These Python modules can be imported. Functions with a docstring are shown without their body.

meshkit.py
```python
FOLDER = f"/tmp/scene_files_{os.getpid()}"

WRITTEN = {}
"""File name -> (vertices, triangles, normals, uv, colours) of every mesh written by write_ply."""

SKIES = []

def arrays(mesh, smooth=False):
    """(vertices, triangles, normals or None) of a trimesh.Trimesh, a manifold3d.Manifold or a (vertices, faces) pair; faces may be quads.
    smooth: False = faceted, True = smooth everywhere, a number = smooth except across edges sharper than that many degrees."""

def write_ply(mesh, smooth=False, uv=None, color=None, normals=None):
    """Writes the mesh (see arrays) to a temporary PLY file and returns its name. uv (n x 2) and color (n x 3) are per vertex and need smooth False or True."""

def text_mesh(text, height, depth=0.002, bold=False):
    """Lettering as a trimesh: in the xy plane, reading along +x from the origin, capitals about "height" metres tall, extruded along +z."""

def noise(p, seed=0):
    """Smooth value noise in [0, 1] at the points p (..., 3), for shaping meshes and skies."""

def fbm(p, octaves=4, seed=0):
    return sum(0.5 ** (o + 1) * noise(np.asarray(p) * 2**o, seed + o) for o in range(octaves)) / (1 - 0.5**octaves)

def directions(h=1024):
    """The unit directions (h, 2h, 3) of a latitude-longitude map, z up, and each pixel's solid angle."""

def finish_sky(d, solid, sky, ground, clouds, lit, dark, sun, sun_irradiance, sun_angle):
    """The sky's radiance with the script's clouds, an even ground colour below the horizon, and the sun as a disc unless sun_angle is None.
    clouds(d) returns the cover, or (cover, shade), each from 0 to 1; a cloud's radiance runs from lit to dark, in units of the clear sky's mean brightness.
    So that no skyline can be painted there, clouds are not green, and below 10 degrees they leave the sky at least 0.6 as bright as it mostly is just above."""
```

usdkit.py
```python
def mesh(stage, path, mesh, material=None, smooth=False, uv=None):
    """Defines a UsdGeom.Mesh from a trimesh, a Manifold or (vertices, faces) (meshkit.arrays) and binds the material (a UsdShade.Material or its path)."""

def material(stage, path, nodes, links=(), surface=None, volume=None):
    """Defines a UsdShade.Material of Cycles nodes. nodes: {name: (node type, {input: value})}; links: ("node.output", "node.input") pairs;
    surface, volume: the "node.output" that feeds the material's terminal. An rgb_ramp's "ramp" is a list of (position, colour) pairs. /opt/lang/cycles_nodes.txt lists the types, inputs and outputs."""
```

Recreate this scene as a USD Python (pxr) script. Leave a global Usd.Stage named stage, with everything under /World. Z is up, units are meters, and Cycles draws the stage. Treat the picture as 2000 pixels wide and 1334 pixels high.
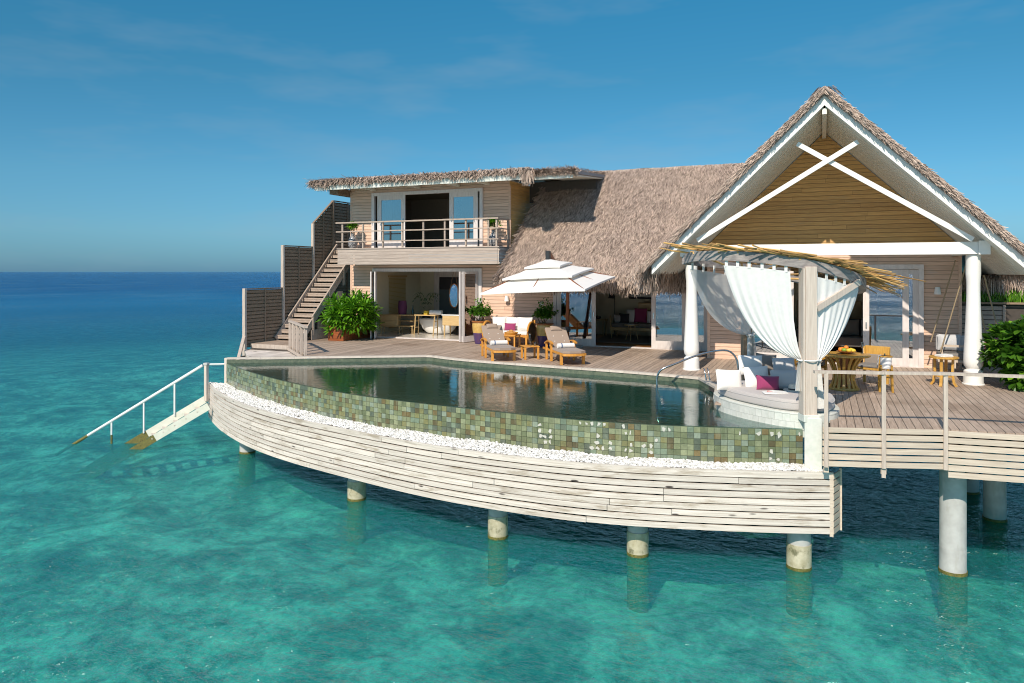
import math, random
import numpy as np
import trimesh, usdkit, meshkit
from pxr import Usd, UsdGeom, UsdLux, UsdShade, Sdf, Gf, Vt

stage = Usd.Stage.CreateInMemory()
UsdGeom.SetStageUpAxis(stage, UsdGeom.Tokens.z)
UsdGeom.SetStageMetersPerUnit(stage, 1.0)
world = UsdGeom.Xform.Define(stage, '/World')
stage.SetDefaultPrim(world.GetPrim())
UsdGeom.Scope.Define(stage, '/World/Looks')
rnd = random.Random(7)
rng = np.random.default_rng(11)
PI = math.pi

# ---------------------------------------------------------------- camera, sky, sun, exposure
CAM_Z, YAW, FPX = 4.75, 23.1, 1420.0
SUN_EL, SUN_X = math.radians(40.0), -0.03
SKY_STRENGTH, SUN_INT, EXPOSURE = 0.15, 0.98, 0.36
cam = UsdGeom.Camera.Define(stage, '/World/camera')
cam.AddTranslateOp().Set(Gf.Vec3d(0, 0, CAM_Z))
cam.AddRotateXYZOp().Set(Gf.Vec3f(90, 0, YAW))
cam.CreateHorizontalApertureAttr(36.0)
cam.CreateVerticalApertureAttr(36.0 * 683 / 1024)
cam.CreateFocalLengthAttr(FPX / 2000 * 36)
cam.CreateVerticalApertureOffsetAttr(-137.0 / 2000 * 36)
cam.CreateClippingRangeAttr(Gf.Vec2f(0.1, 20000))
cam.CreateExposureAttr(EXPOSURE)

to_sun = np.array([SUN_X, -1.0, 0.0]); to_sun /= np.linalg.norm(to_sun)
SUN_ROT = math.atan2(to_sun[0], to_sun[1])
sky_mat = usdkit.material(stage, '/World/Looks/sky_look', {
    'sky': ('sky_texture', {'sky_type': 'single_scattering', 'sun_disc': False, 'sun_elevation': SUN_EL, 'sun_rotation': SUN_ROT,
                            'altitude': 10.0, 'air_density': 1.0, 'aerosol_density': .25, 'ozone_density': 3.0}),
    'hv': ('hsv', {'saturation': 1.12}), 'tn': ('mix_color', {'blend_type': 'multiply', 'fac': 1.0, 'use_clamp': False}),
    'sz': ('separate_xyz', {}), 'gr': ('rgb_ramp', {'ramp': [(0.0, (.10, .235, .47)), (.025, (.14, .29, .475)), (.05, (.18, .34, .48)), (.12, (.215, .41, .475)), (.25, (.185, .46, .47)), (.36, (.165, .54, .54)), (.5, (.55, .8, .76)), (.65, (.95, 1.0, .95)), (1.0, (1.0, 1.0, .95))]}),
    'tc': ('texture_coordinate', {}),
    'mp': ('mapping', {'mapping_type': 'point', 'scale': (2.2, 2.2, 9.0)}),
    'nz': ('noise_texture', {'scale': 1.6, 'detail': 5.0, 'roughness': 0.55}),
    'rp': ('rgb_ramp', {'ramp': [(0.0, (0, 0, 0)), (0.5, (0, 0, 0)), (0.74, (0.26, 0.26, 0.26)), (1.0, (0.4, 0.4, 0.4))]}),
    'mx': ('mix_color', {'b': (1.6, 2.2, 2.7), 'use_clamp': False}),
    'bg': ('background_shader', {'strength': SKY_STRENGTH})},
    [('tc.generated', 'mp.vector'), ('mp.vector', 'nz.vector'), ('nz.fac', 'rp.fac'), ('rp.color', 'mx.fac'), ('sky.color', 'hv.color'), ('hv.color', 'tn.a'), ('tc.generated', 'sz.vector'), ('sz.z', 'gr.fac'), ('gr.color', 'tn.b'), ('tn.result', 'mx.a'),
     ('mx.result', 'bg.color')], surface='bg.background')
dome = UsdLux.DomeLight.Define(stage, '/World/sky')
UsdShade.MaterialBindingAPI.Apply(dome.GetPrim()).Bind(sky_mat)
dome.GetPrim().SetCustomDataByKey('kind', 'structure')
sun = UsdLux.DistantLight.Define(stage, '/World/sun')
sun.CreateNormalizeAttr(True); sun.CreateIntensityAttr(SUN_INT); sun.CreateAngleAttr(0.53)
sun.CreateColorAttr(Gf.Vec3f(1.0, 0.91, 0.79))
sun.AddRotateXYZOp().Set(Gf.Vec3f(90 - math.degrees(SUN_EL), 0, math.degrees(math.atan2(to_sun[0], -to_sun[1]))))

# ---------------------------------------------------------------- helpers: naming, tagging
used = {}
def uniq(parent, name):
    k = (parent, name); n = used.get(k, 0); used[k] = n + 1
    return f'{parent}/{name}' if n == 0 else f'{parent}/{name}_{n:03d}'
def path(p):
    return '/World' if p is None else (p if isinstance(p, str) else str(p.GetPath()))
def tag(o, label=None, cat=None, group=None, kind=None):
    for k, v in (('label', label), ('category', cat), ('group', group), ('kind', kind)):
        if v: o.SetCustomDataByKey(k, v)
    return o
def thing(name, label, cat, group=None, loc=None, rz=0, kind=None, parent=None):
    x = UsdGeom.Xform.Define(stage, uniq(path(parent), name))
    if loc is not None: x.AddTranslateOp().Set(Gf.Vec3d(*map(float, loc)))
    if rz: x.AddRotateZOp().Set(float(rz))
    return tag(x.GetPrim(), label, cat, group, kind)
def part(parent, name, label=None):
    x = UsdGeom.Xform.Define(stage, uniq(path(parent), name))
    return tag(x.GetPrim(), label)
def copy(src, loc, rz, label, group=None):
    c = src.GetCustomData()
    x = UsdGeom.Xform.Define(stage, uniq('/World', src.GetName().rstrip('0123456789').rstrip('_')))
    p = x.GetPrim(); p.GetReferences().AddInternalReference(src.GetPath())
    x.ClearXformOpOrder()
    x.AddTranslateOp(opSuffix='place').Set(Gf.Vec3d(*map(float, loc))); x.AddRotateZOp(opSuffix='turn').Set(float(rz))
    p.SetInstanceable(True)
    return tag(p, label, c['category'], group or c.get('group'))

# ---------------------------------------------------------------- helpers: geometry
def rotz(a):
    c, s = math.cos(a), math.sin(a); return np.array([[c, -s, 0], [s, c, 0], [0, 0, 1.0]])
def rotx(a):
    c, s = math.cos(a), math.sin(a); return np.array([[1, 0, 0], [0, c, -s], [0, s, c]])
def roty(a):
    c, s = math.cos(a), math.sin(a); return np.array([[c, 0, s], [0, 1, 0], [-s, 0, c]])
BOXF = np.array([[0, 2, 1], [0, 3, 2], [4, 5, 6], [4, 6, 7], [0, 1, 5], [0, 5, 4], [1, 2, 6], [1, 6, 5], [2, 3, 7], [2, 7, 6], [3, 0, 4], [3, 4, 7]])
tone_rng = np.random.default_rng(4)
TONED = set()   # materials whose pieces differ in tone, piece by piece
class MB:
    def __init__(s): s.v, s.f, s.t, s.n = [], [], [], 0
    def add(s, v, f, tone=None):
        v = np.asarray(v, float); s.v.append(v); s.f.append(np.asarray(f, int) + s.n); s.n += len(v)
        s.t.append(np.full(len(v), tone_rng.random()) if tone is None else np.asarray(tone, float)); return s
    def box(s, x0, x1, y0, y1, z0, z1, R=None, at=None):
        v = np.array([[x0, y0, z0], [x1, y0, z0], [x1, y1, z0], [x0, y1, z0], [x0, y0, z1], [x1, y0, z1], [x1, y1, z1], [x0, y1, z1]], float)
        if R is not None: v = v @ np.asarray(R).T
        if at is not None: v = v + np.asarray(at, float)
        return s.add(v, BOXF)
    def rbox(s, x0, x1, y0, y1, z0, z1, r=0.02, R=None, at=None, n=3):
        b = trimesh.creation.icosphere(subdivisions=2)
        d = np.array([x1 - x0, y1 - y0, z1 - z0]) / 2; r = min(r, *d); p = b.vertices
        v = np.sign(p) * (d - r) + p * r + np.array([x0 + x1, y0 + y1, z0 + z1]) / 2
        h = trimesh.convex.convex_hull(v)
        v = np.array(h.vertices)
        if R is not None: v = v @ np.asarray(R).T
        if at is not None: v = v + np.asarray(at, float)
        return s.add(v, h.faces)
    def bar(s, p, q, w, h, up=(0, 0, 1), ext=0.0):
        p, q = np.asarray(p, float), np.asarray(q, float); d = q - p; L = np.linalg.norm(d); d /= L
        up = np.asarray(up, float); sd = np.cross(d, up)
        if np.linalg.norm(sd) < 1e-6: sd = np.cross(d, (0, 1, 0))
        sd /= np.linalg.norm(sd); u = np.cross(sd, d); R = np.stack([sd, d, u], 1)
        return s.box(-w / 2, w / 2, -ext, L + ext, -h / 2, h / 2, R, p)
    def cyl(s, p, q, r0, r1=None, n=12, caps=True):
        r1 = r0 if r1 is None else r1
        p, q = np.asarray(p, float), np.asarray(q, float); d = q - p; d /= np.linalg.norm(d)
        a = np.cross(d, (0, 0, 1.0) if abs(d[2]) < .9 else (1.0, 0, 0)); a /= np.linalg.norm(a); b = np.cross(d, a)
        t = np.arange(n) * 2 * PI / n; ring = np.cos(t)[:, None] * a + np.sin(t)[:, None] * b
        v = np.vstack([p + ring * r0, q + ring * r1, [p], [q]]); i = np.arange(n); j = (i + 1) % n
        f = [np.stack([i, j, j + n], 1), np.stack([i, j + n, i + n], 1)]
        if caps: f += [np.stack([j, i, np.full(n, 2 * n)], 1), np.stack([i + n, j + n, np.full(n, 2 * n + 1)], 1)]
        f = np.vstack(f)[:, ::-1]
        return s.add(v, f)
    def tube(s, pts, r, n=8, closed=False):
        pts = np.asarray(pts, float); m = len(pts)
        if closed: tg = np.roll(pts, -1, 0) - np.roll(pts, 1, 0)
        else: tg = np.gradient(pts, axis=0)
        tg /= np.linalg.norm(tg, axis=1, keepdims=True)
        ref = np.array([0, 0, 1.0]) if np.abs(tg[:, 2]).mean() < .8 else np.array([1.0, 0, 0])
        a = np.cross(tg, ref); a /= np.maximum(np.linalg.norm(a, axis=1, keepdims=True), 1e-9); b = np.cross(tg, a)
        rr = np.broadcast_to(np.asarray(r, float), (m,)); t = np.arange(n) * 2 * PI / n
        v = pts[:, None] + rr[:, None, None] * (np.cos(t)[None, :, None] * a[:, None] + np.sin(t)[None, :, None] * b[:, None])
        f = []
        for k in range(m if closed else m - 1):
            k2 = (k + 1) % m
            for i in range(n):
                j = (i + 1) % n; f += [[k * n + i, k2 * n + j, k * n + j], [k * n + i, k2 * n + i, k2 * n + j]]
        v = v.reshape(-1, 3)
        if not closed:
            v = np.vstack([v, [pts[0]], [pts[-1]]]); c0, c1 = m * n, m * n + 1
            for i in range(n):
                j = (i + 1) % n; f += [[c0, i, j], [c1, (m - 1) * n + j, (m - 1) * n + i]]
        return s.add(v, np.array(f)[:, ::-1])
    def lathe(s, prof, c=(0, 0, 0), n=24, cap=True):
        prof = np.asarray(prof, float); m = len(prof); t = np.arange(n) * 2 * PI / n
        v = np.stack([prof[:, :1] * np.cos(t), prof[:, :1] * np.sin(t), np.repeat(prof[:, 1:], n, 1)], -1).reshape(-1, 3); f = []
        for k in range(m - 1):
            for i in range(n):
                j = (i + 1) % n; f += [[k * n + i, k * n + j, (k + 1) * n + j], [k * n + i, (k + 1) * n + j, (k + 1) * n + i]]
        if cap:
            v = np.vstack([v, [[0, 0, prof[0, 1]]], [[0, 0, prof[-1, 1]]]])
            for i in range(n):
                j = (i + 1) % n; f += [[m * n, j, i], [m * n + 1, (m - 1) * n + i, (m - 1) * n + j]]
        return s.add(v + np.asarray(c, float), f)
    def ball(s, c, r, sub=2):
        b = trimesh.creation.icosphere(subdivisions=sub); return s.add(np.array(b.vertices) * np.asarray(r, float) + np.asarray(c, float), b.faces)
    def grid(s, P, flip=False):
        P = np.asarray(P, float); a, b = P.shape[:2]; i = (np.arange(a - 1)[:, None] * b + np.arange(b - 1)).ravel()
        f = np.vstack([np.stack([i, i + 1, i + b + 1], 1), np.stack([i, i + b + 1, i + b], 1)])
        return s.add(P.reshape(-1, 3), f[:, ::-1] if flip else f)
    def prism(s, poly, z0, z1):
        from shapely.geometry import Polygon
        m = trimesh.creation.extrude_polygon(Polygon(poly), z1 - z0, engine='earcut'); return s.add(np.array(m.vertices) + [0, 0, z0], m.faces)
    def pillow(s, w, h, t, R=None, at=(0, 0, 0), n=12):
        """stuffed cushion, w along x, h along z, thickness t along y"""
        g = np.linspace(-1, 1, n); X, Z = np.meshgrid(g, g, indexing='ij')
        k = np.clip((1 - X ** 2) * (1 - Z ** 2), 0, 1) ** 0.42 * t / 2
        ex = 1 - 0.07 * (1 - Z ** 2); ez = 1 - 0.07 * (1 - X ** 2)
        x, z = X * w / 2 * ez ** 0 * (1 - .06 * (1 - Z ** 2)), Z * h / 2 * (1 - .06 * (1 - X ** 2))
        A = np.stack([x, -k, z], -1); B = np.stack([x, k, z], -1)
        if R is not None: A, B = A @ np.asarray(R).T, B @ np.asarray(R).T
        s.grid(A + np.asarray(at)); return s.grid(B + np.asarray(at), True)
    def move(s, R=None, at=None):
        for i in range(len(s.v)):
            if R is not None: s.v[i] = s.v[i] @ np.asarray(R).T
            if at is not None: s.v[i] = s.v[i] + np.asarray(at, float)
        return s
    def build(s, name, m, parent=None, label=None, smooth=False):
        p = uniq(path(parent), name)
        g = usdkit.mesh(stage, p, trimesh.Trimesh(np.vstack(s.v), np.vstack(s.f), process=False), M[m], smooth=smooth)
        if m in TONED: UsdGeom.PrimvarsAPI(g).CreatePrimvar('tone', Sdf.ValueTypeNames.FloatArray, 'vertex').Set(Vt.FloatArray.FromNumpy(np.concatenate(s.t).astype(np.float32)))
        return tag(g.GetPrim(), label)
def bx(parent, name, m, *a, **k): return MB().box(*a, **k).build(name, m, parent)
def spline(pts, n):
    from scipy.interpolate import CubicSpline
    p = np.asarray(pts, float); t = np.r_[0, np.cumsum(np.linalg.norm(np.diff(p, axis=0), axis=1))]
    q = CubicSpline(t, p)(np.linspace(0, t[-1], 400)); L = np.r_[0, np.cumsum(np.linalg.norm(np.diff(q, axis=0), axis=1))]
    s = np.linspace(0, L[-1], n); return np.stack([np.interp(s, L, q[:, k]) for k in range(p.shape[1])], 1)
# surveying: camera bearings of the photograph turned into points of the place (y along the planks, x along the house)
_C, _S = math.cos(math.radians(YAW)), math.sin(math.radians(YAW))
def ray(u, v):
    X = (u - 1000) / FPX; return np.array([X * _C - _S, X * _S + _C, -(v - 530) / FPX])
def on_z(u, v, z): r = ray(u, v); return r * ((z - CAM_Z) / r[2]) + [0, 0, CAM_Z]
def on_y(u, v, y): r = ray(u, v); return r * (y / r[1]) + [0, 0, CAM_Z]
def deck_at(u, v): return on_z(u, v, 2.25)
def cam_pt(X, Y, z): return np.array([X * _C - Y * _S, X * _S + Y * _C, z])

# ---------------------------------------------------------------- materials
M = {}
def mat(name, c1, c2=None, rough=0.6, scale=(3, 3, 3), nscale=4.0, detail=4.0, bump=0.0, bdist=0.01, obj=0.0, metal=0.0, spec=0.5,
        ramp=(0.3, 0.7), coat=0.0, knots=None, translucent=None, sheen=0.0, island=None, stain=None):
    """principled surface whose colour wanders between c1 and c2 along a stretched noise; obj: how much the tone differs from piece to piece"""
    c2 = c2 or tuple(x * 0.8 for x in c1)
    n = {'g': ('geometry', {}), 'mp': ('mapping', {'mapping_type': 'point', 'scale': scale}), 'oi': ('object_info', {}),
         'nz': ('noise_texture', {'scale': nscale, 'detail': detail, 'roughness': 0.6}),
         'rp': ('rgb_ramp', {'ramp': [(ramp[0], c1), (ramp[1], c2)]}),
         'p': ('principled_bsdf', {'roughness': rough, 'metallic': metal, 'specular_ior_level': spec, 'coat_weight': coat, 'sheen_weight': sheen})}
    l = [('g.position', 'mp.vector'), ('nz.fac', 'rp.fac')]
    if obj:   # shift the grain by piece, so that no two boards share a figure
        n['wn'] = ('white_noise_texture', {'dimensions': '1D'}); n['sh'] = ('vector_math', {'math_type': 'multiply_add', 'vector2': (7.0, 7.0, 7.0)})
        l += [('oi.random', 'wn.w'), ('wn.color', 'sh.vector1'), ('mp.vector', 'sh.vector3'), ('sh.vector', 'nz.vector')]
    else: l += [('mp.vector', 'nz.vector')]
    out = 'rp.color'
    if island:
        TONED.add(name); n['ia'] = ('attribute', {'attribute': 'tone'}); n['ir'] = ('rgb_ramp', {'ramp': island}); l += [('ia.fac', 'ir.fac')]
        n['im'] = ('mix_color', {'blend_type': 'multiply', 'fac': 1.0, 'use_clamp': False}); l += [(out, 'im.a'), ('ir.color', 'im.b')]; out = 'im.result'
    if knots:
        n['km'] = ('mapping', {'mapping_type': 'point', 'scale': knots[0]}); n['kv'] = ('voronoi_texture', {'scale': 1.0, 'randomness': 1.0})
        n['kn'] = ('noise_texture', {'scale': 1.3, 'detail': 2.0}); n['ka'] = ('mix_vector', {'fac': 0.12})
        n['kr'] = ('rgb_ramp', {'ramp': [(0.0, (1, 1, 1)), (knots[1], (.75, .75, .75)), (knots[1] * 2, (0, 0, 0))]})
        n['kx'] = ('mix_color', {'b': knots[2]}); n['kz'] = ('noise_texture', {'scale': .7, 'detail': 1.0}); n['kg'] = ('map_range', {'from_min': .36, 'from_max': .55, 'to_min': 0.0, 'to_max': 1.0}); n['kq'] = ('math', {'math_type': 'multiply'})
        l += [('g.position', 'km.vector'), ('km.vector', 'kn.vector'), ('km.vector', 'ka.a'), ('kn.color', 'ka.b'), ('ka.result', 'kv.vector'),
              ('kv.distance', 'kr.fac'), ('kr.color', 'kq.value1'), ('km.vector', 'kz.vector'), ('kz.fac', 'kg.value'), ('kg.result', 'kq.value2'), ('kq.value', 'kx.fac'), (out, 'kx.a')]; out = 'kx.result'
    if stain:
        n['sn'] = ('noise_texture', {'scale': stain[0], 'detail': 6.0, 'roughness': 0.65}); n['sr'] = ('rgb_ramp', {'ramp': [(stain[1], (0, 0, 0)), (stain[1] + .12, (1, 1, 1))]})
        n['sx'] = ('mix_color', {'b': stain[2]}); n['sf'] = ('math', {'math_type': 'multiply', 'value2': stain[3]})
        n['sm'] = ('mapping', {'mapping_type': 'point', 'scale': stain[4] if len(stain) > 4 else (1, 1, 1)})
        l += [('g.position', 'sm.vector'), ('sm.vector', 'sn.vector'), ('sn.fac', 'sr.fac'), ('sr.color', 'sf.value1'), ('sf.value', 'sx.fac'), (out, 'sx.a')]; out = 'sx.result'
    if obj:
        n['ov'] = ('map_range', {'from_min': 0.0, 'from_max': 1.0, 'to_min': 1 - obj, 'to_max': 1 + obj}); n['hs'] = ('hsv', {})
        l += [('oi.random', 'ov.value'), ('ov.result', 'hs.value'), (out, 'hs.color')]; out = 'hs.color'
    l += [(out, 'p.base_color')]
    if bump:
        n['b'] = ('bump', {'strength': bump, 'distance': bdist}); l += [('nz.fac', 'b.height'), ('b.normal', 'p.normal')]
    surf = 'p.BSDF'
    if translucent:
        n['t'] = ('translucent_bsdf', {}); n['mx'] = ('mix_closure', {'fac': translucent}); l += [(out, 't.color'), ('p.BSDF', 'mx.closure1'), ('t.BSDF', 'mx.closure2')]; surf = 'mx.closure'
    M[name] = usdkit.material(stage, '/World/Looks/' + name, n, l, surface=surf); return M[name]

mat('deck_wood', (.49, .375, .285), (.30, .22, .165), rough=.62, scale=(14, .7, 14), nscale=3, bump=.25, bdist=.004, obj=.16, stain=(.55, .52, (.20, .13, .085), .5))
mat('bleached_plank', (.74, .655, .57), (.50, .425, .355), rough=.7, scale=(.55, .55, 16), nscale=3, bump=.3, bdist=.004, obj=.12,
    knots=((2.3, 2.3, 9.0), .085, (.08, .06, .05)), stain=(1.2, .55, (.30, .225, .15), .7, (1, 1, 6)))
mat('rail_wood', (.56, .465, .385), (.40, .32, .26), rough=.7, scale=(9, 9, 1.2), nscale=3, bump=.2, bdist=.003, obj=.06)
mat('pale_slat', (.62, .51, .40), (.46, .37, .285), rough=.7, scale=(.8, .8, 15), nscale=3, bump=.2, bdist=.003, obj=.07)
mat('screen_wood', (.29, .20, .13), (.19, .125, .08), rough=.75, scale=(2, 1, 16), nscale=3, bump=.2, bdist=.003, obj=.1)
mat('stair_wood', (.45, .355, .28), (.30, .23, .18), rough=.75, scale=(3, 3, 14), nscale=3, bump=.2, bdist=.003, obj=.08)
mat('weathered_board', (.76, .515, .375), (.57, .36, .25), rough=.68, scale=(.8, .8, 18), nscale=3, bump=.2, bdist=.003, obj=.09, stain=(.8, .58, (.56, .47, .40), .6, (1, 1, 2)))
mat('honey_board', (.72, .43, .155), (.52, .28, .09), rough=.62, scale=(.8, .8, 18), nscale=3, bump=.2, bdist=.003, obj=.12, stain=(.9, .6, (.47, .33, .18), .5, (1, 1, 4)))
mat('balcony_plank', (.50, .41, .34), (.33, .26, .21), rough=.7, scale=(.7, .7, 18), nscale=3, bump=.25, bdist=.003, obj=.08)
mat('teak', (.66, .31, .055), (.52, .22, .035), rough=.42, scale=(8, 8, 2), nscale=4, obj=.06)
mat('gold_teak', (.64, .36, .075), (.44, .22, .04), rough=.38, scale=(9, 9, 2), nscale=4, obj=.05)
mat('red_wood', (.34, .095, .025), (.22, .055, .015), rough=.38, scale=(1, 1, 20), nscale=3, obj=.14)
mat('pole_wood', (.26, .075, .022), (.18, .05, .016), rough=.35, scale=(12, 12, 1), nscale=3)
mat('light_oak', (.60, .42, .20), (.50, .33, .145), rough=.45, scale=(2, 2, 12), nscale=3)
mat('floor_wood', (.28, .12, .03), (.2, .08, .02), rough=.3, scale=(1, 8, 1), nscale=3)
mat('white_paint', (.80, .785, .74), (.76, .74, .69), rough=.5, nscale=1.5)
mat('soffit_paint', (.82, .79, .68), (.74, .71, .60), rough=.55, scale=(1, .4, 1), nscale=3, obj=.05)
mat('fascia_paint', (.76, .75, .68), (.62, .63, .55), rough=.55, scale=(1, 1, 2), nscale=2.2, stain=(3.0, .6, (.5, .54, .46), .6, (2, 2, .3)))
mat('frame_paint', (.70, .635, .60), (.58, .515, .48), rough=.55, scale=(5, 5, 1), nscale=3, obj=.04)
mat('interior_plaster', (.74, .66, .49), (.68, .60, .44), rough=.8)
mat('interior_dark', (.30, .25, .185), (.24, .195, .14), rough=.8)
mat('blind', (.55, .42, .2), (.5, .37, .17), rough=.7)
mat('pale_floor', (.62, .57, .50), (.55, .5, .43), rough=.18)
mat('carpet', (.25, .23, .21), (.19, .175, .16), rough=.95, nscale=20)
mat('concrete', (.50, .49, .46), (.40, .385, .36), rough=.8, nscale=2.0, bump=.1, stain=(1.4, .56, (.30, .27, .2), .55, (2, 2, .6)))
mat('wet_concrete', (.56, .50, .36), (.36, .31, .19), rough=.5, nscale=2.5, bump=.2, stain=(6, .55, (.10, .095, .04), .8))
mat('board_joint', (.20, .13, .085), (.15, .1, .06), rough=.8)
mat('dark_timber', (.07, .055, .045), (.05, .04, .03), rough=.8)
mat('coping', (.62, .55, .46), (.50, .43, .36), rough=.6, nscale=3, obj=.06)
mat('daybed_tile', (.68, .67, .60), (.56, .57, .50), rough=.35, nscale=3.5, obj=.06)
mat('pool_floor', (.035, .075, .065), (.02, .05, .045), rough=.5, nscale=3)
mat('pebble', (.84, .82, .77), (.72, .70, .66), rough=.6, nscale=9, island=[(0, (.55, .53, .5)), (.3, (.85, .85, .84)), (1, (1.08, 1.08, 1.08))])
mat('steel', (.62, .60, .57), (.55, .53, .5), rough=.2, metal=1.0)
mat('black_metal', (.03, .03, .03), rough=.4)
mat('white_cloth', (.82, .80, .76), (.78, .755, .71), rough=.85, nscale=4, translucent=.12, sheen=.1)
mat('umbrella_cloth', (.86, .83, .77), (.82, .785, .725), rough=.85, nscale=3, translucent=.1)
mat('curtain_cloth', (.86, .84, .80), (.80, .78, .74), rough=.85, nscale=5, translucent=.2)
mat('cushion_white', (.78, .745, .70), (.73, .69, .64), rough=.9, nscale=30, bump=.1, sheen=.2)
mat('cushion_grey', (.52, .51, .50), (.47, .46, .45), rough=.9, nscale=30, bump=.1, sheen=.2)
mat('cushion_taupe', (.27, .225, .185), (.23, .19, .155), rough=.9, nscale=30, sheen=.2)
mat('magenta_cloth', (.30, .035, .115), (.25, .028, .095), rough=.9, nscale=30, sheen=.3)
mat('mattress_cloth', (.50, .45, .42), (.45, .405, .375), rough=.9, nscale=25, bump=.08, sheen=.2)
mat('lounger_cloth', (.33, .25, .195), (.28, .21, .165), rough=.9, nscale=25, sheen=.2)
mat('blue_band', (.06, .13, .28), rough=.8)
mat('yellow_glaze', (.60, .40, .12), (.50, .30, .08), rough=.25, nscale=5, coat=.4, stain=(3, .6, (.5, .2, .06), .7))
mat('blue_glaze', (.055, .04, .15), (.10, .035, .075), rough=.25, nscale=4, coat=.4)
mat('rust_glaze', (.36, .13, .035), (.26, .085, .025), rough=.25, nscale=5, coat=.4)
mat('soil', (.05, .035, .02), rough=.9)
mat('wicker', (.17, .085, .035), (.08, .04, .018), rough=.7, scale=(40, 40, 40), nscale=3, bump=.5, bdist=.01)
mat('ceramic', (.82, .80, .77), (.8, .78, .75), rough=.15, coat=.3)
mat('bread', (.55, .27, .07), (.4, .18, .04), rough=.7, nscale=14)
mat('orange_fruit', (.75, .24, .02), (.68, .2, .02), rough=.5)
mat('yellow_fruit', (.72, .50, .04), (.62, .42, .03), rough=.5)
mat('green_fruit', (.26, .38, .04), (.2, .3, .03), rough=.5)
mat('purple_fabric', (.16, .04, .12), (.09, .025, .07), rough=.8, nscale=18)
mat('dark_fabric', (.05, .045, .05), (.04, .036, .04), rough=.9)
mat('grey_fabric', (.22, .20, .18), (.18, .165, .15), rough=.9, nscale=10)
mat('teal_panel', (.09, .13, .15), (.07, .11, .125), rough=.35)
mat('copper', (.42, .19, .09), (.35, .15, .07), rough=.3, metal=.6)
mat('paper', (.82, .80, .76), rough=.8)
mat('red_ink', (.6, .1, .07), rough=.7)
mat('hat_straw', (.72, .66, .55), (.62, .55, .44), rough=.8, nscale=30)
mat('rope', (.42, .32, .2), (.33, .24, .14), rough=.9, nscale=40)
mat('stick', (.58, .36, .13), (.40, .23, .08), rough=.7, scale=(3, 3, 3), nscale=3, island=[(0, (.35, .31, .28)), (.5, (.9, .85, .8)), (1, (1.35, 1.3, 1.2))])
mat('ring_beam', (.40, .345, .31), (.20, .175, .17), rough=.75, scale=(2, 2, 9), nscale=3, stain=(1.5, .5, (.12, .105, .10), .7))
mat('post_wood', (.64, .54, .45), (.50, .405, .33), rough=.65, scale=(14, 14, .8), nscale=3, bump=.2, bdist=.003)
mat('brown_post', (.36, .24, .15), (.27, .175, .105), rough=.65, scale=(14, 14, .8), nscale=3)
mat('algae_white', (.66, .64, .55), (.56, .56, .45), rough=.6, scale=(2, 2, 3), nscale=2, stain=(2.5, .60, (.40, .36, .22), .5))
mat('algae', (.20, .17, .035), (.07, .07, .02), rough=.7, nscale=9, bump=.4, bdist=.02)  # growth on the stairs and waterline; on pile footings also a painted reflection
mat('vase_glaze', (.10, .10, .11), (.38, .37, .36), rough=.3, nscale=7, ramp=(.45, .6), coat=.3)
mat('bottle_glaze', (.02, .05, .05), rough=.1, coat=.5)
mat('picture_art', (.5, .42, .3), (.1, .1, .09), rough=.5, nscale=5, ramp=(.4, .55))
th_i = [(0.0, (.28, .25, .23)), (.2, (.62, .57, .53)), (.5, (.95, .9, .86)), (.8, (1.2, 1.15, 1.1)), (1.0, (1.55, 1.47, 1.38))]
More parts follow.
